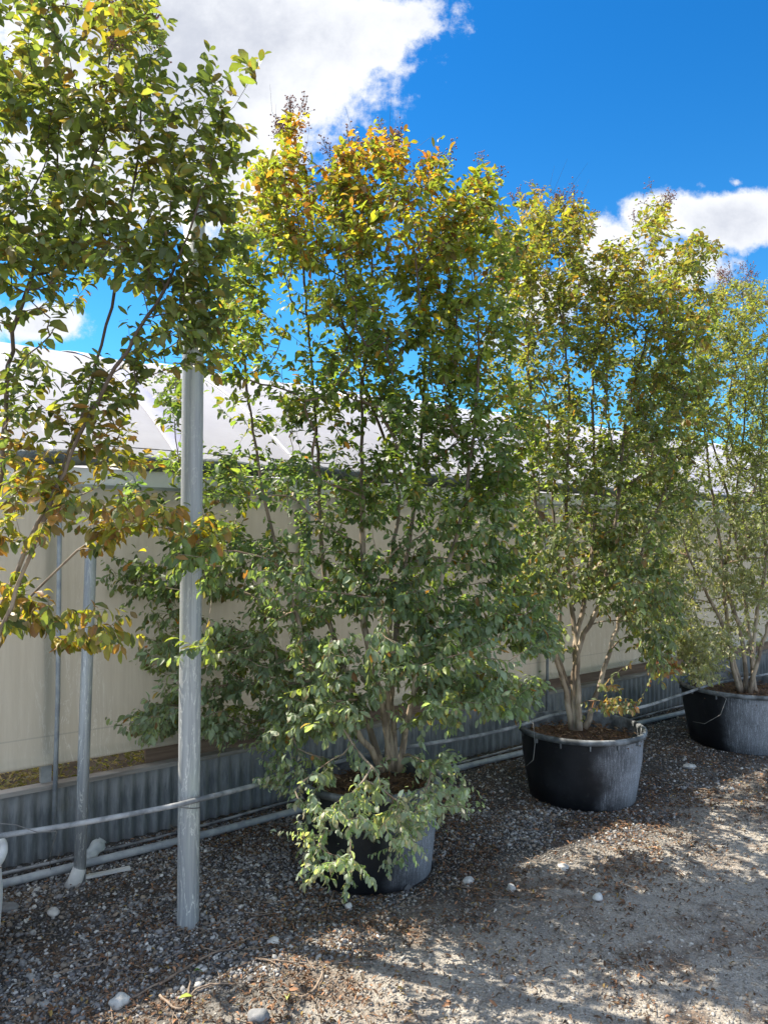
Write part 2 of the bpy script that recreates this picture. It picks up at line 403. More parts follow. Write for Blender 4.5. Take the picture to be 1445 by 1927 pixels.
def f(g, b, tc):
    x, y, z = g.sep(tc)
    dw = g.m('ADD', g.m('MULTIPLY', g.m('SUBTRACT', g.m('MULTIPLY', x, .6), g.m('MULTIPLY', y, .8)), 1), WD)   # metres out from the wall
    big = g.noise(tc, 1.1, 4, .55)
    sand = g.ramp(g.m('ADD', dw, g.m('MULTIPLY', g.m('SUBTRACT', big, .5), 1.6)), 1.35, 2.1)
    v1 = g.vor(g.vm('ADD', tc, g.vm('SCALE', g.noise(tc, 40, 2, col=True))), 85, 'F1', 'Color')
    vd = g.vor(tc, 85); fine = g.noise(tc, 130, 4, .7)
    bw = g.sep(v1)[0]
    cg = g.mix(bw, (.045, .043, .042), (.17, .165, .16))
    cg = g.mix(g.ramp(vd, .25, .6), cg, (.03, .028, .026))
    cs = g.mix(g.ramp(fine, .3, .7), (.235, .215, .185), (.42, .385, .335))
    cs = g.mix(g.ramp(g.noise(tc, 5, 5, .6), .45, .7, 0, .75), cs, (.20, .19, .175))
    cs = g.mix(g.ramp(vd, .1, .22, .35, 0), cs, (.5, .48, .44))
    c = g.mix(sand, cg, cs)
    mul = g.ramp(g.m('ADD', g.noise(tc, 2.3, 5, .65), g.m('MULTIPLY', g.noise(tc, 20, 4), .15)), .56, .72, 0, .8)
    c = g.mix(mul, c, g.mix(g.ramp(g.noise(tc, 60, 4), .35, .65), (.05, .035, .026), (.17, .11, .07)))
    g.put(b.inputs['Base Color'], c); b.inputs['Roughness'].default_value = .92
    h = g.m('ADD', g.m('MULTIPLY', vd, -.7), g.m('MULTIPLY', fine, .6))
    g.L.new(g.bump(h, .8, .012), b.inputs['Normal'])
M['ground'] = mat('gravel_and_grit', f)
for nd in M['ground'].node_tree.nodes:
    if nd.type == 'VECT_MATH' and nd.operation == 'SCALE': nd.inputs['Scale'].default_value = .008

# ------------------------------------------------------------------ ground
def gz(x, y):
    d = math.hypot(x, y - 3.5)
    k = max(0, 1 - d / 14)
    w = (x * .6 - y * .8) + WD      # out from wall
    h = mnoise.noise(Vector((x * .9, y * .9, 3))) * .022 + mnoise.noise(Vector((x * 3, y * 3, 9))) * .008
    return h * k if w > .1 else h * k * .3
def ground():
    def axis(lo, hi, fine_lo, fine_hi, st):
        a = list(np.arange(fine_lo, fine_hi, st)); s = st; x = fine_hi
        while x < hi: a.append(x); s *= 1.35; x += s
        a.append(hi); s = st; x = fine_lo
        while x > lo: s *= 1.35; x -= s; a.insert(0, max(x, lo))
        return sorted(set(a))
    xs = axis(-400, 400, -4, 6, .06); ys = axis(-400, 600, 1, 9, .06)
    V = [(x, y, gz(x, y)) for y in ys for x in xs]; n = len(xs)
    Fc = [(j * n + i, j * n + i + 1, (j + 1) * n + i + 1, (j + 1) * n + i) for j in range(len(ys) - 1) for i in range(n - 1)]
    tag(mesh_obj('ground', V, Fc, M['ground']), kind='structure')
ground()

# ------------------------------------------------------------------ greenhouse
def greenhouse():
    A, B = -9.0, 34.0
    gh = thing('greenhouse', 'long low greenhouse with white curved film roof and beige side curtain above grey corrugated skirting', 'greenhouse', wall(0, 0, 0))
    rnd = random.Random(3)
    # corrugated skirting
    V = []; Fc = []; st = .0095; n = int((B - A) / st / 1); pitch = .076
    n = int((14 - A) / st)
    for i in range(n + 1):
        s = A + i * st; o = -.01 + .010 * math.cos(2 * math.pi * s / pitch)
        for z in (-.03, .375): V.append(wall(s, o, z))
    for i in range(n): Fc.append((2 * i, 2 * i + 2, 2 * i + 3, 2 * i + 1))
    V0 = len(V); s2 = 14
    for s in (14, B):
        for z in (-.03, .375): V.append(wall(s, 0, z))
    Fc.append((V0, V0 + 2, V0 + 3, V0 + 1))
    mesh_obj('corrugated_skirting', V, Fc, M['corr'], gh)
    def beam(name, m_, s0, s1, o0, o1, z0, z1):
        b = MB(); b.box(wall(s0, o0, z0), U * (s1 - s0), NV * (o1 - o0), (0, 0, z1 - z0)); return b.obj(name, m_, gh, False)
    beam('sill_rail', M['timber'], A, B, -.05, .022, .377, .402)
    sb = s_at(285)
    beam('timber_board', M['board'], sb, B, -.075, -.052, .402, .56)
    beam('fascia', M['fascia'], A, B, -.03, -.008, 2.055, 2.15)
    beam('top_rail', M['steel'], A, B, -.012, .006, 2.035, 2.053)
    # curtain with gentle billow, wrapped round its bottom tube
    V = []; Fc = []; ss = np.arange(A, B, .12); zs = [2.06, 1.9, 1.7, 1.45, 1.2, 1.0, .8, .65, .57, .545, .53, .512, .503, .51, .53]
    for s in ss:
        for k, z in enumerate(zs):
            o = -.02 + .012 * mnoise.noise(Vector((s * 1.3, z * 2.2, 1))) + .006 * mnoise.noise(Vector((s * 5, z * 3, 4)))
            if k > 8: o += [.006, .02, .03, .02, 0, -.012][k - 9]
            V.append(wall(s, o, z + .006 * mnoise.noise(Vector((s * .8, 7, 1)))))
    m_ = len(zs)
    for i in range(len(ss) - 1):
        for k in range(m_ - 1): a = i * m_ + k; Fc.append((a, a + m_, a + m_ + 1, a + 1))
    mesh_obj('side_curtain', V, Fc, M['curtain'], gh)
    # dark rolled cloth under the roof edge
    b = MB(); pts = []; rad = []
    s = A
    while s < B:
        pts.append(wall(s, .02 + .012 * mnoise.noise(Vector((s * 1.5, 0, 5))), 2.195 + .014 * mnoise.noise(Vector((s * 2.1, 3, 5)))))
        rad.append(.046 + .013 * mnoise.noise(Vector((s * 2.8, 8, 2))) + .004 * mnoise.noise(Vector((s * 12, 8, 2)))); s += .07
    b.tube(pts, rad, 12); roll = b.obj('rolled_cloth', M['roll'], gh)
    for px in (236, 410, 480):
        s = s_at(px); b = MB()
        ring = [wall(s + .006 * math.sin(3 * a), .02 + .054 * math.cos(a), 2.195 + .054 * math.sin(a)) for a in np.linspace(0, 6.283, 16)]
        b.tube(ring, .004, 5); b.tube([ring[10], wall(s + .02, .07, 2.11), wall(s + .035, .075, 2.07)], .003, 5)
        mesh_obj('tie', b.v, b.f, M['pipe_grey'], roll)
    # roof film
    prof = [(t, 2.2 + 1.40 * (1 - ((4 - t) / 4) ** 2)) for t in np.linspace(0, 8, 41)]
    V = []; Fc = []; ss = np.arange(A, B + .1, .3)
    for s in ss:
        for t, z in prof:
            sag = .018 * math.sin(math.pi * ((s + 1.39) % 2.4) / 2.4) * math.sin(math.pi * t / 8)
            V.append(wall(s, -t, z - sag))
    m_ = len(prof)
    for i in range(len(ss) - 1):
        for k in range(m_ - 1): a = i * m_ + k; Fc.append((a, a + 1, a + m_ + 1, a + m_))
    mesh_obj('roof_film', V, Fc, M['film'], gh)
    s0 = s_at(345) + .06
    for k in range(-2, 5):
        s = s0 + k * 3.2
        V = []; Fc = []
        for t, z in prof:
            for ds, dz in ((-.075, .003), (-.068, .007), (.068, .007), (.075, .003)): V.append(wall(s + ds, -t, z + dz))
        for i in range(len(prof) - 1):
            for j in range(3): a = i * 4 + j; Fc.append((a, a + 1, a + 5, a + 4))
        mesh_obj('hoop_band', V, Fc, M['hoop'], gh)  # dark band laid on the film for the hoop showing through from below
    for k in range(-6, 20):
        s = s0 + k * 1.6 + .8; b = MB(); b.tube([wall(s, -t, z + .003) for t, z in prof], .007, 6, False); b.obj('film_seam', M['fascia'], gh)
    b = MB(); b.tube([wall(s, .06, 2.268 + .008 * math.sin(s * 1.3)) for s in np.arange(A, B, .5)], .0035, 5); b.obj('eave_wire', M['wire'], gh)
    # posts at the curtain, guide pipes
    for px in (88, 560, 1010, 1290):
        s = s_at(px); b = MB()
        b.box(wall(s, -.075, .402), U * .055, NV * .04, (0, 0, 1.65)); b.obj('post', M['steel'], gh, False)
        b = MB(); b.tube([wall(s + .05, .055, .12), wall(s + .06, .055, .9), wall(s + .055, .05, 2.1)], .0125, 10); b.obj('guide_pipe', M['pipe_grey'], gh)
    beam('back_wall', M['curtain'], A, B, -8.02, -8.0, 0, 2.2)
    for s in (A, B):
        V = [wall(s, 0, 0)] + [wall(s, -t, z) for t, z in prof] + [wall(s, -8, 0)]
        mesh_obj('end_wall', V, [tuple(range(len(V)))], M['curtain'], gh, False)
    beam('floor_bed', M['inside'], A, B, -8, -.08, .01, .34)
    return gh
greenhouse()

# ------------------------------------------------------------------ leaves and trees
LT = np.array([(0, 0, 0), (.35, 0, -.005), (.7, 0, -.04), (1, 0, -.13), (.2, .14, .03), (.5, .26, .04), (.83, .185, -.04), (.2, -.14, .03), (.5, -.26, .04), (.83, -.185, -.04)])
LQ = np.array([(0, 1, 5, 4), (1, 2, 6, 5), (0, 7, 8, 1), (1, 8, 9, 2)]); LTRI = np.array([(2, 3, 6), (2, 9, 3)])
def leaves_mesh(name, P, D, Nn, L, C, m_, parent=None, width=1.0, curl=1.0):
    n = len(P); D = D / np.linalg.norm(D, axis=1, keepdims=True)
    Sd = np.cross(Nn, D); Sd /= np.linalg.norm(Sd, axis=1, keepdims=True) + 1e-9; Nn = np.cross(D, Sd)
    lt = LT.copy(); cr = RG.uniform(-.3, 3.2, (n, 1, 1)) * curl; wv = RG.uniform(.75, 1.15, (n, 1, 1))
    V = P[:, None] + L[:, None, None] * (lt[None, :, 0:1] * D[:, None] + lt[None, :, 1:2] * width * wv * Sd[:, None] + lt[None, :, 2:3] * cr * Nn[:, None])
    off = (np.arange(n) * 10)[:, None, None]
    CC = np.repeat(C[:, None], 10, 1); sick = RG.random(n) < .22
    CC[:, [3, 6, 9]] = np.where(sick[:, None, None], CC[:, [3, 6, 9]] * .45 + np.array([.13, .07, .025]), CC[:, [3, 6, 9]])
    CC[:, [1, 2]] *= 1.15
    return np_obj(name, V.reshape(-1, 3), [(LQ[None] + off).reshape(-1, 4), (LTRI[None] + off).reshape(-1, 3)], m_, parent, True, CC.reshape(-1, 3))

def tree(label, base, Yc, stems, blobs, tone, leaf=.05, seed=1, r0=.026, group='crape myrtles growing in pots', leaves_per=15, heads=30,
         thick=.55, gap=.3, dens=3.6):
    """stems: list of pixel polylines [(px,py,dY),...] rooted in the pot; blobs: (px,py,rx,ry,count,dY) where foliage sits"""
    rg = np.random.default_rng(seed); rnd = random.Random(seed)
    root = thing('crape_myrtle', label, 'tree', base, group)
    pos = []; par = []; dirs = []; chains = []; isstem = []
    def addchain(att, pts, stem=False):
        idx = [att] if att is not None else []
        for p in pts:
            par.append(idx[-1] if idx else -1); pos.append(p); isstem.append(stem)
            q = pos[par[-1]] if par[-1] >= 0 else p - Vector((0, 0, .1))
            dirs.append((p - q).normalized()); idx.append(len(pos) - 1)
        chains.append(idx)
    for st in stems:
        pl = [at(px, py, Yc + dy) for px, py, dy in st]
        pl[0].z = min(pl[0].z, base[2] + .36)
        pts = curve_pts(pl, .07, .004, seed + len(chains))
        if len(chains):   # root on the closest stem start or in soil
            pass
        addchain(None, pts, True)
    nst = len(chains)
    att = []
    for (px, py, rx, ry, n, dY) in blobs:
        for _ in range(int(n * dens)):
            while True:
                a, b_, c = rnd.uniform(-1, 1), rnd.uniform(-1, 1), rnd.uniform(-1, 1)
                if a * a + b_ * b_ + c * c < 1: break
            w = thick * min(1, (rx / 100 + .35))
            p = at(px + a * rx * 1.12, py + b_ * ry * 1.15, Yc + dY + c * w)
            if mnoise.noise(p * 4.2 + Vector((seed, 0, 0))) < -gap: continue
            att.append(p)
    b0 = Vector(base); ax = b0 + Vector((0, 0, 1.2))
    att.sort(key=lambda p: (p - ax).length + rnd.uniform(0, .25))
    cap = 60000; PA = np.zeros((cap, 3)); DA = np.zeros((cap, 3)); cnt = 0
    def sync():
        nonlocal cnt
        while cnt < len(pos): PA[cnt] = pos[cnt]; DA[cnt] = dirs[cnt]; cnt += 1
    sync()
    shoots = []
    for p in att:
        v = np.array(p) - PA[:cnt]; d = np.linalg.norm(v, axis=1) + 1e-6
        cosa = (v * DA[:cnt]).sum(1) / d
        cost = d * (1.75 - .75 * cosa) + np.clip(.04 - v[:, 2], 0, None) * .5 + np.where(d < .05, .3, 0)
        j = int(np.argmin(cost)); q = pos[j]; L = d[j]
        if L < .03: continue
        t0 = (dirs[j] * .6 + (p - q).normalized()).normalized()
        c1 = q + t0 * L * .4; up = Vector((0, 0, 1)) if p.z > b0.z + 1.3 else Vector((0, 0, -.25))
        c2 = p - ((p - q).normalized() + up * .5).normalized() * L * .35
        n = max(2, int(L / .055)); pts = []
        for k in range(1, n + 1):
            t = k / n; e = q * (1 - t) ** 3 + c1 * 3 * t * (1 - t) ** 2 + c2 * 3 * t * t * (1 - t) + p * t ** 3
            pts.append(e + Vector((rnd.gauss(0, .003), rnd.gauss(0, .003), rnd.gauss(0, .003))))
        addchain(j, pts); shoots.append(len(chains) - 1); sync()
    # radii: pipe model
    N = len(pos); tip = np.zeros(N); rr = np.zeros(N); haschild = np.zeros(N, bool)
    for i in range(N - 1, -1, -1):
        if not haschild[i]: rr[i] = .0011 ** 2.35
        if par[i] >= 0: rr[par[i]] += rr[i]; haschild[par[i]] = True
    rr = rr ** (1 / 2.35)
    # stems
    stem_objs = []; owner = {}
    for c in chains[:nst]:
        L = len(c); rad = [max(rr[i], r0 * (1 - .82 * k / L)) * (1 + .06 * math.sin(k * .9) + (.25 if k == 0 else 0)) for k, i in enumerate(c)]
        b = MB(); b.tube([pos[i] for i in c], rad, 10); stem_objs.append(b.obj('stem', M['bark'], root))
        for i in c: owner[i] = len(stem_objs) - 1
    bs = [MB() for _ in range(nst)]
    for c in chains[nst:]:
        w_ = owner[c[0]]; b = bs[w_]
        for i in c[1:]: owner[i] = w_
        rad = [min(rr[i], rr[c[1]] * 1.15 if len(c) > 1 else 1) for i in c]; rad[-1] = .0008
        b.tube([pos[i] for i in c], rad, 5 if rr[c[1]] > .004 else 3, False)
    for b, so_ in zip(bs, stem_objs):
        if b.v:
            bo = b.obj('branches', M['twig']); bo.parent = so_
    # leaves
    P = []; D = []; Nn = []; Ls = []; C = []; heads_at = []
    for ci in shoots:
        c = chains[ci]; pts = [pos[i] for i in c][::-1]
        tipdir = (pts[0] - pts[1]).normalized(); z = pts[0].z
        ext = rnd.uniform(.02, .09)
        pts = [pts[0] + tipdir * ext] + pts
        lenw = rnd.uniform(.7, 1.3) * leaves_per * .019
        # walk from tip
        acc = 0; k = 0; i = 0; side = rnd.random() * 6.28; cnt_l = 0
        hue = rnd.gauss(0, 1)
        nl = int(leaves_per * rnd.uniform(.6, 1.35))
        seglen = [(pts[q + 1] - pts[q]).length for q in range(len(pts) - 1)]
        tot = sum(seglen); step = min(lenw, tot) / nl
        for q in range(nl):
            dd = q * step * rnd.uniform(.9, 1.1); s_ = 0
            while s_ < len(seglen) - 1 and dd > seglen[s_]: dd -= seglen[s_]; s_ += 1
            a, b_ = pts[s_], pts[s_ + 1]; t = min(1, dd / max(seglen[s_], 1e-6)); p = a.lerp(b_, t)
            td = (a - b_).normalized()
            sv = td.cross(Vector((0, 0, 1)));  sv = sv.normalized() if sv.length > .1 else Vector((math.cos(side), math.sin(side), 0))
            ang = (0 if q % 2 else math.pi) + rnd.gauss(0, .7)
            w = sv * math.cos(ang) + td.cross(sv) * math.sin(ang)
            droop = rnd.uniform(.1, .8) + (.45 if z < base[2] + .9 + .6 else 0)
            dv = td * rnd.uniform(.2, .8) + w * rnd.uniform(.6, 1) + Vector((0, 0, -droop)) + Vector((rnd.gauss(0, .2), rnd.gauss(0, .2), rnd.gauss(0, .2)))
            nn = Vector((rnd.gauss(0, .5), rnd.gauss(0, .5), 1))
            l = leaf * (.72 if z < .62 else 1) * rnd.uniform(.55, 1.2) * rnd.uniform(.85, 1.1) * (.6 if q == 0 else 1)
            if q < 2 and rnd.random() < .5: dv += td * 1.2
            P.append(p); D.append(dv); Nn.append(nn); Ls.append(l); C.append(tone(p, hue, rnd, z))
        heads_at.append((z, pts[0], tipdir))

    leaves_mesh('foliage', np.array([tuple(p) for p in P]), np.array([tuple(p) for p in D]), np.array([tuple(p) for p in Nn]), np.array(Ls), np.clip(np.array(C), .004, .9), M['leaf'], root)
    # seed heads on the highest tips
    heads_at.sort(key=lambda h: -h[0] + rnd.uniform(0, .5))
    OCT = [(1, 0, 0), (-1, 0, 0), (0, 1, 0), (0, -1, 0), (0, 0, 1), (0, 0, -1)]; OF = [(0, 2, 4), (2, 1, 4), (1, 3, 4), (3, 0, 4), (2, 0, 5), (1, 2, 5), (3, 1, 5), (0, 3, 5)]
    for z, p, td in heads_at[:heads]:
        bm = MB(); p = p - td * .03
        ln = rnd.uniform(.07, .15); top = p + (td * .7 + Vector((rnd.gauss(0, .25), rnd.gauss(0, .25), .6))).normalized() * ln
        bm.tube([p, p.lerp(top, .5), top], .0012, 3, False)
        if rnd.random() < .18: bm.tube([p, p + td * .1 + Vector((0, 0, .06)), p + td * .16 + Vector((rnd.gauss(0, .06), rnd.gauss(0, .06), .17))], [.0012, .001, .0005], 3, False)
        es = []
        for _ in range(rnd.randint(12, 30)):
            t = rnd.uniform(.2, 1.05); e = p.lerp(top, t) + Vector((rnd.gauss(0, 1), rnd.gauss(0, 1), rnd.gauss(0, 1))) * .02
            bm.tube([p.lerp(top, t * .8), e], .0007, 3, False); es.append(e)
        nf = len(bm.f)
        for e in es:
            r = rnd.uniform(.0045, .0068); bm.add([e + Vector(o) * r for o in OCT], OF)
        mesh_obj('seed_head', bm.v, bm.f, None, root, True, [M['twig'], M['berry']], [0] * nf + [1] * (len(bm.f) - nf))
    return root, pos

def mixc(a, b, t): t = max(0, min(1, t)); return tuple(a[i] * (1 - t) + b[i] * t for i in range(3))
DUST = (.245, .295, .215); DEEP = (.100, .155, .062); LIME = (.205, .225, .05); ORNG = (.40, .14, .02); YEL = (.40, .31, .035); RUST = (.22, .085, .04); OLIVE = (.15, .15, .06)
def tone_maker(zd, zl, zo, dusty=1.0, orange=.08, warm=0.0, olive=0.0):
    def tone(p, hue, rnd, z):
        if z < .62: k = math.exp(rnd.gauss(0, .2)); c = rnd.choice([(.34, .40, .31), (.29, .35, .27), (.40, .44, .35), (.20, .28, .14), (.42, .39, .31)]); return (c[0] * k, c[1] * k, c[2] * k)  # lowest leaves: dusty residue plus sunlit paleness put into their colour
        n = mnoise.noise(Vector(p) * 2.3)
        c = mixc(DUST, DEEP, (p.z - zd[0]) / (zd[1] - zd[0]) + n * .5 + (1 - dusty))
        c = mixc(c, LIME, (p.z - zl[0]) / (zl[1] - zl[0]) + n * .6 + hue * .18)
        if hue > 1.3: c = mixc(c, LIME, .6)
        o = (p.z - zo[0]) / (zo[1] - zo[0]) + n * .5 + hue * .25
        r = rnd.random()
        if r < orange * .35 + max(0, o) * .55 + warm: c = mixc(c, rnd.choice([ORNG, YEL, YEL, RUST, RUST, (.26, .17, .08)]), rnd.uniform(.4, 1))
        if olive: c = mixc(c, OLIVE, olive)
        k = math.exp(rnd.gauss(0, .27)); return (c[0] * k, c[1] * k, c[2] * k)
    return tone

# pots: centre, radii
POTS = [dict(c=(-1.94, 2.90), r=.43, rb=.40, h=.49), dict(c=(-.075, 4.02), r=.375, rb=.325, h=.50),
        dict(c=(1.345, 5.10), r=.42, rb=.345, h=.475), dict(c=(3.13, 6.45), r=.55, rb=.46, h=.50), dict(c=(5.05, 7.85), r=.5, rb=.42, h=.50)]
def pot(i, label, white=False):
    d = POTS[i]; c = Vector((d['c'][0], d['c'][1], gz(*d['c']) - .004)); r, rb, h = d['r'], d['rb'], d['h']
    o = thing('plant_pot', label, 'pot', c, 'round plastic nursery pots in a row'); o.rotation_euler.z = {3: -.75, 1: .25}.get(i, 0)
    jit = lambda a, z: .008 * math.sin(2 * a + i) + .005 * math.sin(3 * a + 2 * i)
    b = MB(); b.lathe((0, 0, 0), [(0, .0), (rb - .02, .0), (rb, .012), (rb + (r - rb) * .25, h * .25), (rb + (r - rb) * .6, h * .6), (r - .022, h - .05), (r - .02, h - .035)], 80, jit)
    body = b.obj('pot_body', M['pot']); body.location = c; body.parent = o; body.location = (0, 0, 0)
    if white: body.data.materials[0] = M['rim_white']
    b = MB(); b.lathe((0, 0, 0), [(r - .022, h - .036), (r - .002, h - .034), (r + .003, h - .02), (r + .002, h - .006), (r - .006, h + .001), (r - .018, h), (r - .026, h - .008), (r - .03, h - .03), (r - .035, h - .11)], 80, jit)
    rim = b.obj('rim', M['rim_white'] if white else M['rim']); rim.parent = o
    b = MB()
    for k in range(14):          # little stiffening ribs under the rim
        a = 2 * math.pi * k / 14 + .1; e = Vector((math.cos(a), math.sin(a), 0)); t = Vector((-e.y, e.x, 0))
        b.box(e * (r - .02) - t * .004 + Vector((0, 0, h - .065)), e * .016, t * .008, (0, 0, .031))
    rb_ = b.obj('rim_ribs', M['rim'], None, False); rb_.parent = rim
    # soil
    V = [(0, 0, h - .07)]; Fc = []; nr, k = 14, 60
    for a_ in range(1, nr + 1):
        rad = (r - .033) * a_ / nr
        for j in range(k):
            th = 2 * math.pi * j / k; x, y = rad * math.cos(th), rad * math.sin(th)
            V.append((x, y, h - .075 - .02 * (a_ / nr) + .02 * mnoise.noise(Vector((x * 14, y * 14, i))) + .012 * mnoise.noise(Vector((x * 40, y * 40, i)))))
    for j in range(k): Fc.append((0, 1 + j, 1 + (j + 1) % k))
    for a_ in range(nr - 1):
        for j in range(k):
            p0 = 1 + a_ * k + j; p1 = 1 + a_ * k + (j + 1) % k; Fc.append((p0, p0 + k, p1 + k, p1))
    so_ = mesh_obj('soil', V, Fc, M['soil']); so_.parent = o
    # shreds of mulch on the soil
    rg = np.random.default_rng(50 + i); n = 420; ra = (r - .04) * np.sqrt(rg.random(n)); th = rg.random(n) * 6.283
    P = np.stack([ra * np.cos(th), ra * np.sin(th), h - .068 + rg.random(n) * .012], 1)
    a = rg.random(n) * 6.283; D = np.stack([np.cos(a), np.sin(a), rg.normal(0, .25, n)], 1); Nn = np.stack([rg.normal(0, .3, n), rg.normal(0, .3, n), np.ones(n)], 1)
    cc = np.array([(.16, .08, .04), (.24, .13, .07), (.10, .06, .035), (.30, .20, .12)])[rg.integers(0, 4, n)]
    mu = leaves_mesh('mulch', P, D, Nn, rg.uniform(.015, .05, n), cc, M['litter'], None, .55); mu.parent = so_; mu['kind'] = 'stuff'
    return o
pot(0, 'pot at the left edge of the picture, only its pale sunlit rim showing', True)
pot(1, 'dusty black pot half hidden by pale drooping leaves, standing behind the tall white pole')
pot(2, 'uncovered black pot with dusty rim, right of the leaf covered pot')
pot(3, 'widest black pot with white spray stain, farthest right in the row')
pot(4, 'farthest black pot in the row, beyond the right edge of the picture')
# drain holes / nick at the foot
def nick(i, ang, w, hh):
    d = POTS[i]; o = [x for x in COL.objects if x.name.startswith('plant_pot')][i]
    b = MB(); n = 10; e0 = ang; V = []
    for k in range(n + 1):
        a = e0 + (k / n - .5) * w; r = d['rb'] + .004 + .012 * .2; z = hh * (1 - abs(2 * k / n - 1) ** 1.6)
        jit = 1 + .008 * math.sin(2 * a + i) + .005 * math.sin(3 * a + 2 * i)
        V += [Vector((math.cos(a) * r * jit, math.sin(a) * r * jit, .001)), Vector((math.cos(a) * (r + (d['r'] - d['rb']) * z / d['h']) * jit, math.sin(a) * (r + (d['r'] - d['rb']) * z / d['h']) * jit, z + .002))]
    b.add(V, [(2 * k, 2 * k + 2, 2 * k + 3, 2 * k + 1) for k in range(n)])
    q = b.obj('drain_hole', M['pipe_dark']); q.parent = o
nick(1, R(-68), .2, .035); nick(1, R(-12), .16, .03)

def soilpt(i): d = POTS[i]; return Vector((d['c'][0], d['c'][1], d['h'] - .09))
# --- tree 1, the big middle one
T1a = tone_maker((.6, 2.2), (1.8, 3.7), (3.0, 4.2), orange=.10, warm=.012)
def T1(p, hue, rnd, z):
    c = T1a(p, hue, rnd, z)
    if z > 3.25 and -.55 < p.x < .25 and rnd.random() < (z - 3.25) * .75: c = mixc(c, rnd.choice([ORNG, ORNG, YEL, (.42, .12, .04), RUST]), rnd.uniform(.5, 1))
    return c
tree('tall bushy crape myrtle with orange tipped top and pale leaves drooping over its pot', soilpt(1), 4.02,
     [[(742, 1450, 0), (728, 1330, .05), (745, 1200, .05), (765, 1050, .1), (790, 850, .15), (800, 650, .15), (790, 480, .1), (760, 350, .1)],
      [(752, 1450, -.03), (770, 1340, -.08), (800, 1180, -.12), (860, 1000, -.15), (890, 820, -.2), (900, 620, -.2), (890, 470, -.15)],
      [(735, 1448, 0), (722, 1340, .0), (688, 1200, -.05), (683, 1050, -.05), (682, 900, -.05), (680, 740, 0), (700, 560, 0), (690, 380, 0)],
      [(725, 1450, .05), (690, 1360, .1), (640, 1240, .15), (610, 1100, .2), (600, 900, .2), (590, 740, .2), (575, 560, .15), (560, 400, .1)],
      [(720, 1450, 0), (670, 1370, -.05), (590, 1250, -.1), (540, 1100, -.15), (500, 950, -.15), (470, 760, -.1), (450, 600, -.1)],
      [(745, 1452, .05), (740, 1350, .15), (735, 1220, .25), (735, 1060, .3), (745, 900, .3), (640, 600, .3), (610, 480, .25)]],
     [(690, 290, 60, 35, 18, 0), (650, 320, 30, 40, 8, 0), (740, 300, 30, 35, 8, 0), (545, 265, 20, 45, 9, 0), (530, 350, 60, 50, 26, 0), (820, 330, 35, 45, 11, 0), (895, 370, 45, 45, 18, -.1), (500, 330, 30, 30, 10, 0),
      (640, 370, 60, 50, 22, 0), (760, 370, 60, 50, 22, 0), (850, 420, 50, 50, 20, 0), (640, 520, 60, 60, 20, 0), (795, 540, 60, 60, 20, 0), (640, 660, 60, 60, 20, 0), (740, 680, 50, 60, 22, 0), (560, 460, 50, 60, 20, 0), (620, 420, 110, 70, 52, 0), (760, 430, 110, 70, 62, 0), (900, 470, 80, 80, 56, 0), (480, 450, 70, 80, 40, 0),
      (560, 580, 130, 90, 30, 0), (720, 590, 120, 90, 50, 0), (870, 620, 110, 90, 74, 0), (440, 600, 60, 80, 26, 0),
      (500, 740, 90, 70, 18, 0), (650, 760, 110, 80, 36, 0), (820, 770, 110, 90, 74, 0), (920, 820, 80, 110, 56, 0), (325, 745, 35, 45, 12, -.1),
      (330, 870, 40, 30, 9, -.1), (470, 900, 90, 60, 40, 0), (620, 920, 110, 70, 44, 0), (780, 930, 120, 90, 66, 0), (920, 980, 90, 90, 60, 0), (250, 930, 30, 30, 5, 0),
      (290, 1085, 85, 40, 36, .3), (400, 1060, 110, 90, 66, .34), (310, 960, 70, 40, 14, .3), (570, 1080, 110, 90, 62, 0), (730, 1100, 110, 70, 56, 0), (870, 1110, 110, 90, 64, 0), (960, 1160, 70, 80, 40, 0),
      (350, 1210, 100, 60, 60, .34), (520, 1220, 110, 80, 72, .36), (680, 1230, 120, 60, 46, -.25), (850, 1240, 110, 70, 74, -.1), (970, 1270, 60, 50, 34, -.1),
      (375, 1050, 60, 45, 18, -.8), (360, 1225, 40, 25, 5, -.72), (420, 660, 50, 50, 14, -.3), (1000, 1210, 45, 50, 26, 0), (285, 1350, 75, 35, 32, .3), (400, 1320, 100, 60, 56, .34), (510, 1350, 110, 60, 64, .1), (640, 1345, 60, 35, 20, -.2), (840, 1330, 90, 45, 36, -.1), (650, 1310, 90, 30, 20, -.3), (940, 1320, 60, 30, 20, -.1),
      (520, 1480, 35, 22, 9, -.3), (580, 1545, 40, 50, 14, -.5), (690, 1530, 70, 45, 26, -.55), (770, 1530, 50, 35, 13, -.5), (640, 1625, 60, 28, 20, -.62), (740, 1590, 45, 35, 14, -.55), (850, 1505, 50, 30, 13, -.4), (540, 1440, 40, 40, 14, -.2), (590, 1450, 35, 40, 9, -.35), (820, 1440, 40, 40, 10, -.25), (690, 1450, 40, 40, 6, -.4), (790, 1440, 40, 20, 3, -.2)],
     T1, .051, 11, .017, leaves_per=12, heads=40, thick=.6, gap=.10)
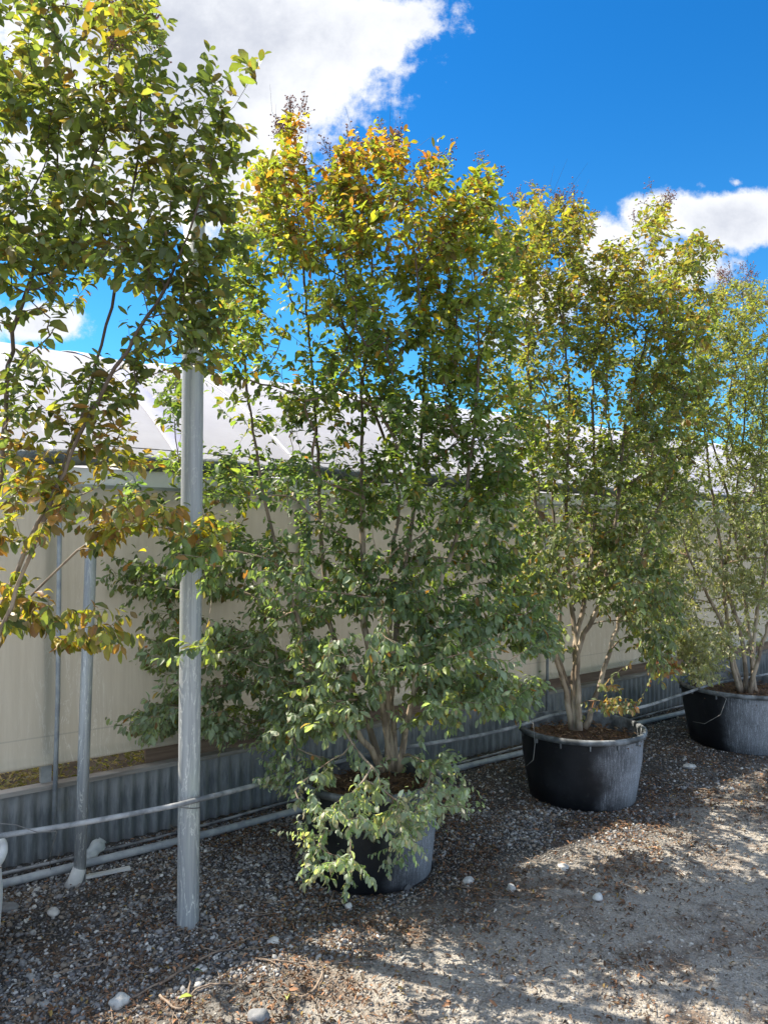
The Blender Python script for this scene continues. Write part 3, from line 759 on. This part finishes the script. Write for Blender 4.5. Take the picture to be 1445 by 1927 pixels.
# --- tree 0, left foreground
def T0(p, hue, rnd, z, f=tone_maker((.2, 1.0), (2.3, 4.8), (3.6, 5.4), dusty=.3, orange=.3, warm=.06, olive=.45)):
    c = f(p, hue, rnd, z)
    if p.z < 2.25 and rnd.random() < .72: c = mixc(c, rnd.choice([(.46, .21, .06), YEL, YEL, (.30, .15, .08), (.26, .26, .05), (.38, .27, .16), LIME]), rnd.uniform(.4, 1))
    return c
tree('nearest crape myrtle at the left edge, yellow and orange leaves on its low boughs', soilpt(0), 2.95,
     [[(-150, 1520, 0), (-60, 1300, 0), (0, 1150, 0), (60, 1010, .05), (130, 860, .05), (190, 650, .05), (230, 480, .1), (260, 300, .1), (270, 120, .1)],
      [(-170, 1520, .05), (-80, 1250, .1), (-20, 1020, .1), (8, 850, .1), (20, 660, .1), (70, 480, .1), (110, 280, .1), (110, 60, .1)],
      [(-190, 1520, -.1), (-140, 1200, -.15), (-100, 900, -.2), (-60, 600, -.2), (-20, 300, -.2), (0, 0, -.2)],
      [(-165, 1520, .1), (-60, 1330, .15), (60, 1120, .2), (200, 1000, .2), (260, 960, .2)],
      [(-140, 1520, -.1), (-40, 1280, -.1), (60, 1040, -.1), (150, 820, -.1), (240, 660, -.12), (340, 480, -.1), (400, 300, -.1)]],
     [(50, 60, 110, 90, 30, 0), (230, 60, 70, 80, 24, 0), (110, 180, 130, 70, 36, 0), (270, 190, 80, 60, 24, 0), (430, 160, 55, 50, 14, 0), (410, 250, 55, 70, 22, 0),
      (60, 320, 120, 80, 40, 0), (220, 330, 110, 80, 42, 0), (370, 350, 90, 80, 32, 0), (40, 470, 90, 70, 28, 0), (200, 470, 120, 60, 38, 0), (350, 480, 90, 70, 34, 0), (110, 560, 110, 50, 22, 0),
      (330, 590, 100, 55, 26, 0), (375, 660, 45, 60, 10, 0), (385, 560, 50, 60, 8, 0), (410, 430, 55, 80, 16, 0), (100, 690, 100, 60, 16, 0), (225, 700, 60, 45, 12, 0), (190, 800, 60, 60, 16, 0), (250, 850, 50, 30, 8, 0), (60, 760, 80, 40, 8, 0), (-60, 200, 100, 200, 30, 0), (-60, 500, 100, 150, 20, 0),
      (40, 880, 90, 50, 18, -.1), (140, 920, 80, 50, 16, -.1), (40, 980, 90, 50, 10, -.1), (250, 960, 80, 35, 12, 0), (350, 985, 70, 35, 12, 0.05), (390, 1010, 35, 40, 6, .1), (180, 1000, 40, 25, 5, 0),
      (60, 1170, 80, 45, 13, 0), (170, 1175, 70, 40, 11, 0), (20, 1090, 50, 35, 6, .1), (-60, 1100, 90, 100, 14, 0)],
     T0, .060, 23, .011, leaves_per=11, heads=30, thick=.36, gap=.10, dens=2.25)
# --- tree 2
def T2b(p, hue, rnd, z):
    c = T2(p, hue, rnd, z)
    if z < .95 and rnd.random() < .5: c = mixc(c, rnd.choice([(.36, .10, .06), (.42, .24, .12), (.36, .34, .16)]), .8)
    return c
T2 = tone_maker((.5, 2.5), (2.0, 3.9), (2.5, 4.0), orange=.16, warm=.05, olive=.4)
tree('crape myrtle with bare pale forked trunk rising from the open pot, crown with russet tips', soilpt(2), 5.1,
     [[(1083, 1372, 0), (1078, 1290, 0), (1085, 1220, 0), (1070, 1100, .05), (1065, 950, .1), (1070, 760, .1), (1055, 560, .1), (1050, 440, .1)],
      [(1090, 1374, .03), (1088, 1300, .05), (1080, 1215, .05), (1100, 1130, .1), (1120, 960, .1), (1115, 760, .1), (1125, 600, .1), (1180, 480, .1)],
      [(1075, 1372, 0), (1060, 1285, -.02), (1046, 1240, -.05), (1030, 1170, -.1), (1010, 1000, -.15), (1000, 800, -.15), (990, 600, -.1)],
      [(1078, 1370, .05), (1062, 1270, .08), (1050, 1235, .1), (1053, 1120, .15), (1040, 950, .2), (1030, 760, .2)],
      [(1100, 1372, .1), (1130, 1280, .15), (1155, 1200, .2), (1200, 1060, .2), (1260, 900, .2), (1310, 820, .2)],
      [(1088, 1372, -.04), (1090, 1215, -.08), (1130, 1130, -.15), (1160, 960, -.2), (1180, 780, -.2), (1230, 600, -.15), (1290, 500, -.1)]],
     [(1000, 400, 30, 45, 12, 0), (960, 520, 50, 70, 26, 0), (960, 700, 50, 90, 26, 0), (1110, 600, 50, 80, 20, 0), (1060, 430, 55, 45, 34, 0), (990, 470, 55, 50, 26, 0), (1075, 520, 50, 60, 34, 0), (1230, 430, 35, 50, 16, 0), (1310, 480, 45, 35, 18, 0), (1165, 490, 40, 35, 16, 0),
      (1240, 540, 80, 50, 42, 0), (1010, 580, 60, 60, 30, 0), (1170, 570, 50, 40, 22, 0), (1290, 600, 70, 50, 36, 0), (1060, 650, 90, 60, 34, 0), (1190, 670, 90, 60, 52, 0), (1300, 690, 70, 50, 36, 0),
      (1020, 760, 70, 70, 44, 0), (1160, 790, 100, 70, 56, 0), (1270, 790, 80, 60, 42, 0), (1040, 880, 90, 60, 48, 0), (1180, 900, 90, 70, 52, 0), (1270, 900, 60, 60, 26, 0),
      (1060, 990, 90, 60, 44, 0), (1190, 1010, 80, 60, 46, 0), (1040, 1080, 90, 45, 36, -.1), (1190, 1110, 90, 50, 56, 0), (1130, 1060, 60, 40, 20, 0), (1225, 1185, 60, 45, 34, 0), (1250, 1245, 30, 25, 8, 0), (1000, 1130, 60, 50, 22, -.1),
      (1165, 1325, 40, 15, 10, -.1), (1150, 1300, 25, 18, 6, -.1), (1040, 1200, 25, 25, 6, -.1)],
     T2b, .047, 37, .019, leaves_per=13, heads=40, thick=1.0, gap=.14, dens=4.6)
# --- tree 3
T3 = tone_maker((.3, 1.9), (1.9, 3.3), (3.0, 4.4), orange=.05, olive=.35)
def T3b(p, hue, rnd, z): 
    c = T3(p, hue, rnd, z)
    return mixc(c, (.34, .33, .24), .8 if p.z < 1.2 else max(.15, .8 - (p.z - 1.2) * .5))
tree('small leaved grey green crape myrtle at the right edge, growing from the widest pot', soilpt(3), 6.45,
     [[(1395, 1305, 0), (1375, 1220, 0), (1362, 1100, 0), (1350, 1000, .05), (1335, 900, .05), (1320, 760, .1), (1310, 640, .1)],
      [(1405, 1305, 0), (1395, 1200, 0), (1365, 1080, .1), (1385, 930, .1), (1400, 780, .1), (1400, 620, .1), (1395, 540, 0)],
      [(1415, 1305, .05), (1420, 1180, .1), (1440, 1050, .1), (1430, 900, .1), (1440, 700, .1), (1450, 580, .1)],
      [(1410, 1305, -.05), (1430, 1220, -.1), (1480, 1080, -.1), (1520, 900, -.1), (1520, 700, -.1)],
      [(1390, 1303, -.05), (1360, 1180, -.15), (1310, 1080, -.2), (1270, 980, -.2), (1230, 880, -.15)],
      [(1420, 1303, 0), (1400, 1120, .2), (1360, 900, .2), (1290, 700, .2)]],
     [(1390, 560, 55, 35, 30, 0), (1440, 620, 60, 50, 40, 0), (1340, 620, 50, 45, 30, 0), (1380, 690, 90, 60, 60, 0), (1270, 720, 70, 50, 26, 0), (1470, 740, 80, 70, 50, 0),
      (1370, 790, 100, 60, 60, 0), (1250, 850, 70, 70, 50, 0), (1360, 890, 100, 60, 50, 0), (1470, 870, 80, 80, 50, 0), (1250, 960, 70, 60, 50, 0), (1340, 990, 90, 50, 34, 0), (1440, 980, 70, 60, 40, 0),
      (1230, 1060, 60, 50, 46, 0), (1310, 1070, 80, 50, 40, 0), (1400, 1130, 60, 50, 26, 0), (1430, 1090, 60, 50, 20, 0), (1260, 1140, 50, 25, 20, 0), (1290, 1190, 45, 30, 40, -.2), (1330, 1220, 50, 35, 36, -.25), (1310, 1265, 40, 22, 26, -.3), (1390, 1200, 40, 40, 10, -.1),
      (1500, 1050, 90, 90, 40, 0), (1560, 850, 80, 150, 60, 0), (1500, 620, 60, 60, 30, 0)],
     T3b, .038, 51, .019, leaves_per=13, heads=36, thick=.85, gap=.12, dens=6.5)
# --- tree 4 beyond the frame on the right
tree('far crape myrtle behind the right edge, only its side twigs in view', soilpt(4), 7.85,
     [[(1615, 1240, 0), (1600, 1050, 0), (1580, 850, 0), (1560, 650, 0)], [(1620, 1240, 0), (1650, 1050, 0), (1660, 800, 0), (1660, 620, 0)], [(1610, 1240, .1), (1550, 1080, .1), (1500, 900, .1), (1470, 750, .1)]],
     [(1600, 700, 110, 90, 110, 0), (1520, 850, 110, 100, 110, 0), (1660, 850, 110, 120, 110, 0), (1560, 1000, 130, 90, 120, 0), (1440, 980, 50, 90, 40, 0)],
     T3, .045, 61, .020, leaves_per=12, heads=0, thick=.8, gap=.2)

# ------------------------------------------------------------------ pole, posts, pipes
g0 = gnd(354, 1738)
pole = thing('pole', 'tall round galvanised pole with pale drip marks standing upright in the gravel', 'pole', g0)
b = MB(); b.tube([g0 + Vector((0, 0, z)) for z in (-.05, 0, .3, 1, 1.8, 2.6, 3.3)], [.049, .049, .049, .049, .049, .049, .049], 40); b.obj('tube', M['pole'], pole)
b = MB(); b.tube([g0 + Vector((0, 0, 3.3)), g0 + Vector((0, 0, 3.315))], .052, 32); b.obj('cap', M['pole'], pole)
b = MB(); b.tube([g0 + Vector((.0505 * math.cos(a), .0505 * math.sin(a), .525 + .012 * math.cos(a + 2))) for a in np.linspace(0, 6.283, 24)], .0022, 5); b.obj('wire_tie', M['wire'], pole)
g1 = gnd(150, 1662); tp = at(172, 1030, g1.y + .1)
post = thing('leaning_post', 'slim grey steel post leaning by the greenhouse, set in a pale concrete foot', 'post', g1)
b = MB(); b.tube([g1 + Vector((0, 0, -.02)), g1.lerp(tp, .4), tp], .0295, 24); b.obj('tube', M['pole'], post)
b = MB(); b.tube([tp, tp + Vector((0, 0, .006))], .031, 24); b.obj('cap', M['pipe_grey'], post)
b = MB(); b.tube([g1 + Vector((-.03, -.02, -.02)), g1 + Vector((-.012, -.01, .03)), g1 + Vector((.0, 0, .075))], [.042, .037, .033], 20); b.obj('foot', M['white_foot'], post)
def pipe(name, label, pts, r, m_, cat='pipe', k=12, jit=0, step=.08, group=None):
    b = MB(); b.tube(curve_pts(pts, step, jit, 5), r, k); o = b.obj(name, m_); return tag(o, label, cat, group)
def G(p, dz): return Vector((p.x, p.y, gz(p.x, p.y) + dz))
sA, sB = s_at(0, .24), 14
pipe('water_pipe', 'thick grey pipe lying on the gravel along the foot of the corrugated skirting', [wall(s, .25 + .012 * math.sin(s * 1.1), .028 + .004 * math.sin(s * 2.3)) for s in np.arange(-6, 14, .5)], .0215, M['pipe_grey'])
pipe('thin_pipe', 'thin dark pipe between the thick pipe and the skirting', [wall(s, .12 + .02 * math.sin(s * 1.7), .028 + .008 * math.sin(s * 2.9)) for s in np.arange(-6, 14, .4)], .0085, M['pipe_dusty'])
pipe('irrigation_pipe', 'dusty irrigation pipe at knee height, tied to the pole and resting over the pot rims',
     [at(-300, 1615, 2.75), at(0, 1573, 3.1), at(160, 1548, 3.2), at(334, 1515, 3.30), at(385, 1502, 3.38), at(490, 1475, 3.8), at(570, 1449, 4.12), at(690, 1422, 4.37), at(790, 1402, 4.5), at(880, 1388, 4.75), at(965, 1369, 5.02), at(1060, 1342, 5.32), at(1190, 1334, 5.6), at(1290, 1304, 6.1), at(1350, 1285, 6.5), at(1450, 1268, 6.9), at(1560, 1250, 7.4)],
     .0115, M['pipe_dusty'])
pipe('dripper_tube', 'thin dripper wire hanging from the rim of the open pot', [at(985, 1335, 4.9), at(1003, 1362, 4.7), at(1006, 1400, 4.66), at(1003, 1430, 4.66), at(990, 1441, 4.70)], .0022, M['wire'], 'tube', 5)
pipe('dripper_tube', 'dripper wire looping down the front of the widest pot', [at(1342, 1298, 5.8), at(1366, 1315, 5.75), at(1355, 1345, 5.75), at(1325, 1362, 5.82), at(1303, 1358, 5.9)], .0022, M['wire'], 'tube', 5)
pipe('loose_wire', 'loose thin wire curling from the knee height pipe down onto gravel beside the leaning post', [at(-20, 1548, 3.1), at(30, 1552, 3.1), at(70, 1566, 3.12), at(108, 1565, 3.15), at(100, 1590, 3.2), at(95, 1610, 3.3), gnd(96, 1640, .02), gnd(102, 1680, .01), gnd(130, 1703, .008), gnd(170, 1704, .01)], .0018, M['wire'], 'wire', 5)
b = MB(); q = gnd(196, 1646, .008); dv = (gnd(228, 1638, 0) - gnd(160, 1652, 0)).normalized(); sv = Vector((-dv.y, dv.x, 0))
b.box(q - dv * .13 - sv * .012, dv * .26, sv * .026, (0, 0, .014)); tag(b.obj('timber_offcut', M['white_foot'], None, False), 'narrow dusty strip of wood lying on gravel by the leaning post', 'offcut')
# crushed milky jug on the pipe
def jug():
    c = gnd(172, 1612, .035); root = thing('plastic_bottle', 'crushed milky plastic bottle lying by the leaning post on the thick pipe', 'bottle', c)
    ax = (at(186, 1590, c.y + .05) - at(164, 1618, c.y)).normalized()
    b = MB(); pts = []; rad = []
    for k in range(15):
        t = k / 14; pts.append(c - ax * .05 + ax * .14 * t + Vector((0, 0, .012))); rad.append(.040 * (1 - .2 * math.sin(t * 9) ** 2) * (.55 if k == 0 else 1) * (.6 if k > 12 else 1) * (.85 + .2 * t))
    b.tube(pts, rad, 18, True)
    b.v = [v + Vector((mnoise.noise(v * 30), mnoise.noise(v * 30 + Vector((9, 0, 0))), mnoise.noise(v * 30 + Vector((0, 9, 0))))) * .008 for v in b.v]
    b.obj('bottle_body', M['jug'], root)
    b = MB(); b.tube([pts[0] - ax * .018, pts[0]], [.014, .015], 14); b.obj('neck', M['jug'], root)
jug()

# ------------------------------------------------------------------ bed of leafy plants inside the greenhouse
def inside_bed():
    rg = np.random.default_rng(77); n = 9000
    s = rg.uniform(-5, s_at(330), n); o = -.1 - rg.random(n) ** 1.4 * 1.0; h = .36 + rg.random(n) * (.10 + .05 * np.sin(s * 6)) 
    P = np.stack([U.x * s - NV.x * (WD - o), U.y * s - NV.y * (WD - o), h], 1)
    a = rg.random(n) * 6.283; D = np.stack([np.cos(a), np.sin(a), rg.uniform(-.6, .9, n)], 1); Nn = np.stack([rg.normal(0, .5, n), rg.normal(0, .5, n), np.ones(n)], 1)
    cc = np.array([(.22, .20, .08), (.30, .27, .12), (.16, .17, .07), (.36, .28, .15)])[rg.integers(0, 4, n)] * rg.uniform(.7, 1.3, (n, 1))
    tag(leaves_mesh('potted_seedlings', P, D, Nn, rg.uniform(.025, .05, n), cc, M['leaf'], None, .8), 'dense olive leafy crop just inside the greenhouse below the curtain hem', 'plants', kind='stuff')
inside_bed()

# ------------------------------------------------------------------ gravel, litter, twigs, rocks
def ico():
    t = (1 + 5 ** .5) / 2
    v = np.array([(-1, t, 0), (1, t, 0), (-1, -t, 0), (1, -t, 0), (0, -1, t), (0, 1, t), (0, -1, -t), (0, 1, -t), (t, 0, -1), (t, 0, 1), (-t, 0, -1), (-t, 0, 1)]) / math.sqrt(1 + t * t)
    f_ = np.array([(0, 11, 5), (0, 5, 1), (0, 1, 7), (0, 7, 10), (0, 10, 11), (1, 5, 9), (5, 11, 4), (11, 10, 2), (10, 7, 6), (7, 1, 8), (3, 9, 4), (3, 4, 2), (3, 2, 6), (3, 6, 8), (3, 8, 9), (4, 9, 5), (2, 4, 11), (6, 2, 10), (8, 6, 7), (9, 8, 1)])
    return v, f_
IV, IF = ico()
def outw(x, y): return x * .6 - y * .8 + WD
def gravel():
    rg = np.random.default_rng(5)
    def samp(n, x0, x1, y0, y1): return np.stack([rg.uniform(x0, x1, n), rg.uniform(y0, y1, n)], 1)
    XY = np.concatenate([samp(105000, -2.6, 2.6, 2.3, 4.8), samp(50000, -1, 5, 4.6, 8.5)])
    w = outw(XY[:, 0], XY[:, 1]); vis = (np.abs(XY[:, 0]) < XY[:, 1] * .56 + .15) & (w > .03)
    nz = np.array([mnoise.noise(Vector((x * 1.1, y * 1.1, 20))) for x, y in XY])
    p = np.where(w + nz * .9 < 1.6, 1.0, .5)
    nb = np.array([mnoise.noise(Vector((x * 2.3, y * 2.3, 40))) for x, y in XY]); p *= np.where(nb > .25, .35, 1)
    k = vis & (rg.random(len(XY)) < p)
    for d in POTS: k &= np.hypot(XY[:, 0] - d['c'][0], XY[:, 1] - d['c'][1]) > d['rb'] + .005
    XY = XY[k]; w = w[k]; n = len(XY); nz = nz[k]
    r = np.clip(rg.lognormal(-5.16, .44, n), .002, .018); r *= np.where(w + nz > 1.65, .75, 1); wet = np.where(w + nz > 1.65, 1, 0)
    Z = np.array([gz(x, y) for x, y in XY]) + r * .25
    ang = rg.random(n) * 6.283; sc = np.stack([rg.uniform(.8, 1.35, n), rg.uniform(.7, 1.05, n), rg.uniform(.45, .8, n)], 1) * r[:, None]
    L = IV[None] * rg.uniform(.78, 1.2, (n, 12, 1)) * sc[:, None]
    ca, sa = np.cos(ang)[:, None], np.sin(ang)[:, None]; tl = rg.normal(0, .3, (n, 1))
    X = L[:, :, 0] * ca - L[:, :, 1] * sa; Y = L[:, :, 0] * sa + L[:, :, 1] * ca; Zz = L[:, :, 2] + X * tl
    V = np.stack([X + XY[:, None, 0], Y + XY[:, None, 1], Zz + Z[:, None]], 2)
    base = np.array([(.22, .22, .225), (.34, .34, .33), (.12, .12, .125), (.55, .545, .52), (.20, .17, .14), (.07, .07, .075), (.26, .21, .16)])
    c = base[rg.choice(7, n, p=[.24, .16, .18, .08, .13, .12, .09])] * rg.uniform(.75, 1.2, (n, 1))
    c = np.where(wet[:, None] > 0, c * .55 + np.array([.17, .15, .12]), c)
    tag(np_obj('gravel', V.reshape(-1, 3), [(IF[None] + (np.arange(n) * 12)[:, None, None]).reshape(-1, 3)], M['stone'], None, False, np.repeat(c, 12, 0)),
        'loose grey and pale gravel covering the ground beside the greenhouse', 'gravel', kind='stuff')
gravel()
def litter():
    rg = np.random.default_rng(9)
    XY = np.concatenate([np.stack([rg.uniform(-2.3, 3.2, 60000), rg.uniform(2.4, 5.2, 60000)], 1), np.stack([rg.uniform(0, 5, 26000), rg.uniform(4.5, 8, 26000)], 1)])
    w = outw(XY[:, 0], XY[:, 1])
    nb = np.array([mnoise.noise(Vector((x * 1.7, y * 1.7, 11))) + .6 * mnoise.noise(Vector((x * 6, y * 6, 3))) for x, y in XY])
    band = np.exp(-((w - 1.55) / .38) ** 2)
    p = .12 + .30 * (nb > .05) + .5 * band * (nb > -.1) + .35 * (nb > .38)
    p *= np.where(w > 2.2, .6, 1)
    k = (rg.random(len(XY)) < p * 1.5) & (w > .05) & (np.abs(XY[:, 0]) < XY[:, 1] * .56 + .1)
    for d in POTS: k &= np.hypot(XY[:, 0] - d['c'][0], XY[:, 1] - d['c'][1]) > d['rb'] + .02
    XY = XY[k]; n = len(XY)
    P = np.stack([XY[:, 0], XY[:, 1], np.array([gz(x, y) for x, y in XY]) + rg.uniform(.006, .018, n)], 1)
    a = rg.random(n) * 6.283; D = np.stack([np.cos(a), np.sin(a), rg.normal(0, .25, n)], 1); Nn = np.stack([rg.normal(0, .35, n), rg.normal(0, .35, n), np.ones(n)], 1)
    cc = np.array([(.12, .07, .04), (.17, .09, .05), (.07, .045, .03), (.34, .18, .10), (.09, .07, .05), (.26, .18, .06)])[rg.choice(6, n, p=[.27, .22, .22, .12, .13, .04])] * rg.uniform(.7, 1.3, (n, 1))
    L = rg.uniform(.006, .028, n); L[rg.random(n) < .05] *= 1.5
    tag(leaves_mesh('leaf_litter', P, D, Nn, L, cc, M['litter'], None, .75, 1.6), 'small brown dead leaves and bark crumbs scattered over the gravel', 'leaf litter', kind='stuff')
    # fine twigs
    b = MB(); rnd = random.Random(4)
    for _ in range(1500):
        y = rnd.uniform(2.4, 6.2); x = rnd.uniform(-.55 * y, .58 * y); w = outw(x, y)
        if w < .1 or rnd.random() > .25 + math.exp(-((w - 1.5) / .5) ** 2): continue
        if any(math.hypot(x - d['c'][0], y - d['c'][1]) < d['r'] + .03 for d in POTS): continue
        ln = rnd.uniform(.03, .15) * (2 if rnd.random() < .1 else 1); a = rnd.random() * 6.28; cu = rnd.gauss(0, .6); p = Vector((x, y, gz(x, y) + rnd.uniform(.008, .018))); pts = [p]
        for k in range(4):
            a += cu * .3; p = p + Vector((math.cos(a), math.sin(a), rnd.gauss(0, .06))) * ln / 4; pts.append(p)
        b.tube(pts, rnd.uniform(.0008, .0022), 4, False)
    tag(b.obj('fine_twigs', M['deadtwig']), 'thin dry twigs strewn over the gravel and grit', 'twigs', kind='stuff')
litter()
def stick(label, px, r=.004, z=.012, k=7):
    pts = [G(gnd(a, c), z + (d[0] if d else 0)) for a, c, *d in px]
    b = MB(); cp_ = curve_pts(pts, .02, .0012, len(label)); b.tube(cp_, [r * (1 - .55 * i / len(cp_)) for i in range(len(cp_))], k)
    tag(b.obj('stick', M['deadtwig']), label, 'stick', 'dry sticks on the ground')
stick('thick curved stick arching on the sunlit grit below the middle pot', [(545, 1885), (575, 1880), (598, 1860), (607, 1835), (603, 1815)], .006)
stick('long straight stick lying towards the lower left in shade', [(300, 1860), (380, 1810), (460, 1775), (505, 1762)], .004)
stick('stick lying along the edge of the sunlit strip at lower left', [(250, 1885), (330, 1840), (400, 1800), (450, 1790)], .0045)
stick('long thin stick crossing the sunlit strip below the pole', [(480, 1810), (530, 1815), (600, 1822)], .004)
stick('short forked stick under the pot with drooping leaves', [(628, 1680), (618, 1710), (612, 1730)], .004)
stick('dark bent stick near the bottom left corner', [(300, 1880), (340, 1905), (380, 1862), (470, 1858)], .005)
stick('pale stick pointing at the pot with drooping leaves from the right', [(850, 1668), (900, 1672), (945, 1682)], .004)
stick('upright looking stick stub lying at far lower left', [(352, 1890), (358, 1850), (356, 1840)], .005)
def rock(label, px, py, w, hh=.6, seed=0, m_=None):
    p = gnd(px, py); r = w / F * p.y / 2; rg = np.random.default_rng(seed)
    me_v = IV.copy(); import bmesh
    bm = bmesh.new(); bmesh.ops.create_icosphere(bm, subdivisions=3, radius=1)
    for v in bm.verts:
        n_ = mnoise.noise(v.co * 1.1 + Vector((seed * 3.1, 0, 0))) * .35 + mnoise.noise(v.co * 3 + Vector((0, seed, 0))) * .09
        c = v.co * (1 + n_); v.co = Vector((c.x * r * 1.1, c.y * r * .85, c.z * r * hh))
    me = bpy.data.meshes.new('rock'); bm.to_mesh(me); bm.free(); me.materials.append(m_ or M['rock']); me.polygons.foreach_set('use_smooth', [True] * len(me.polygons))
    o = bpy.data.objects.new('rock', me); COL.objects.link(o); o.location = (p.x, p.y, gz(p.x, p.y) + r * hh * .55); o.rotation_euler.z = seed
    tag(o, label, 'rock', 'larger stones on the gravel')
M['rock_white'] = simple('white_rock', (.50, .50, .48), (.66, .65, .61), 20, .8, 0, .4, .003)
M['rock_dark'] = simple('grey_rock', (.15, .155, .16), (.24, .24, .245), 20, .8, 0, .4, .003)
rock('pale angular stone in shade near the bottom left corner', 226, 1893, 34, .75, 1)
rock('white rounded stone in shade just above the sunlit grit', 656, 1706, 15, .9, 2, M['rock_white'])
rock('smooth grey stone at the bottom edge below the curved stick', 485, 1920, 38, .6, 3, M['rock_dark'])
rock('white stone in shade right of centre, below the open pot', 1124, 1690, 20, .7, 4, M['rock_white'])
rock('grey blue stone just left of the sun fleck under the open pot', 1060, 1633, 22, .6, 5)
rock('grey oval stone right of the pot with drooping leaves', 881, 1656, 20, .6, 6)
rock('angular pale stone beside the sunlit strip, nearest the pole', 514, 1778, 22, .7, 7)
rock('pale stone right of the oval stone, farther from the leafy pot', 962, 1670, 18, .8, 8)
rock('dull stone lying at the left edge among gravel', 15, 1716, 34, .5, 9, M['rock_dark'])
rock('flat pale stone behind the shaded gravel right of the open pot', 1297, 1445, 24, .4, 10)
rock('pale stone left of the pale angular corner stone', 100, 1722, 24, .6, 12)
rock('grey stone half sunk in the grit right of the sunlit patch', 960, 1845, 20, .6, 13, M['rock_dark'])
def fallen(label, px, py, col, seed, L=.05):
    p = G(gnd(px, py), .02); rg = np.random.default_rng(seed); a = rg.random() * 6.28
    o = leaves_mesh('fallen_leaf', np.array([tuple(p)]), np.array([(math.cos(a), math.sin(a), .1)]), np.array([(rg.normal(0, .2), rg.normal(0, .2), 1.)]), np.array([L]), np.array([col]), M['litter'], None, 1.1, 2)
    tag(o, label, 'leaf', 'bright fallen leaves')
fallen('yellow green leaf on shaded gravel beside the upright stub stick', 362, 1885, (.25, .30, .05), 1)
fallen('pale green leaf on the sunlit grit under the curved stick', 540, 1893, (.42, .45, .15), 2)
fallen('small green leaf in shade in the sunlit strip', 365, 1838, (.16, .25, .05), 3, .035)
fallen('large dull brown leaf in shade left of the pole', 150, 1755, (.10, .07, .06), 4, .07)
fallen('large tan leaf in shade right of the pole', 450, 1640, (.25, .15, .08), 5, .055)
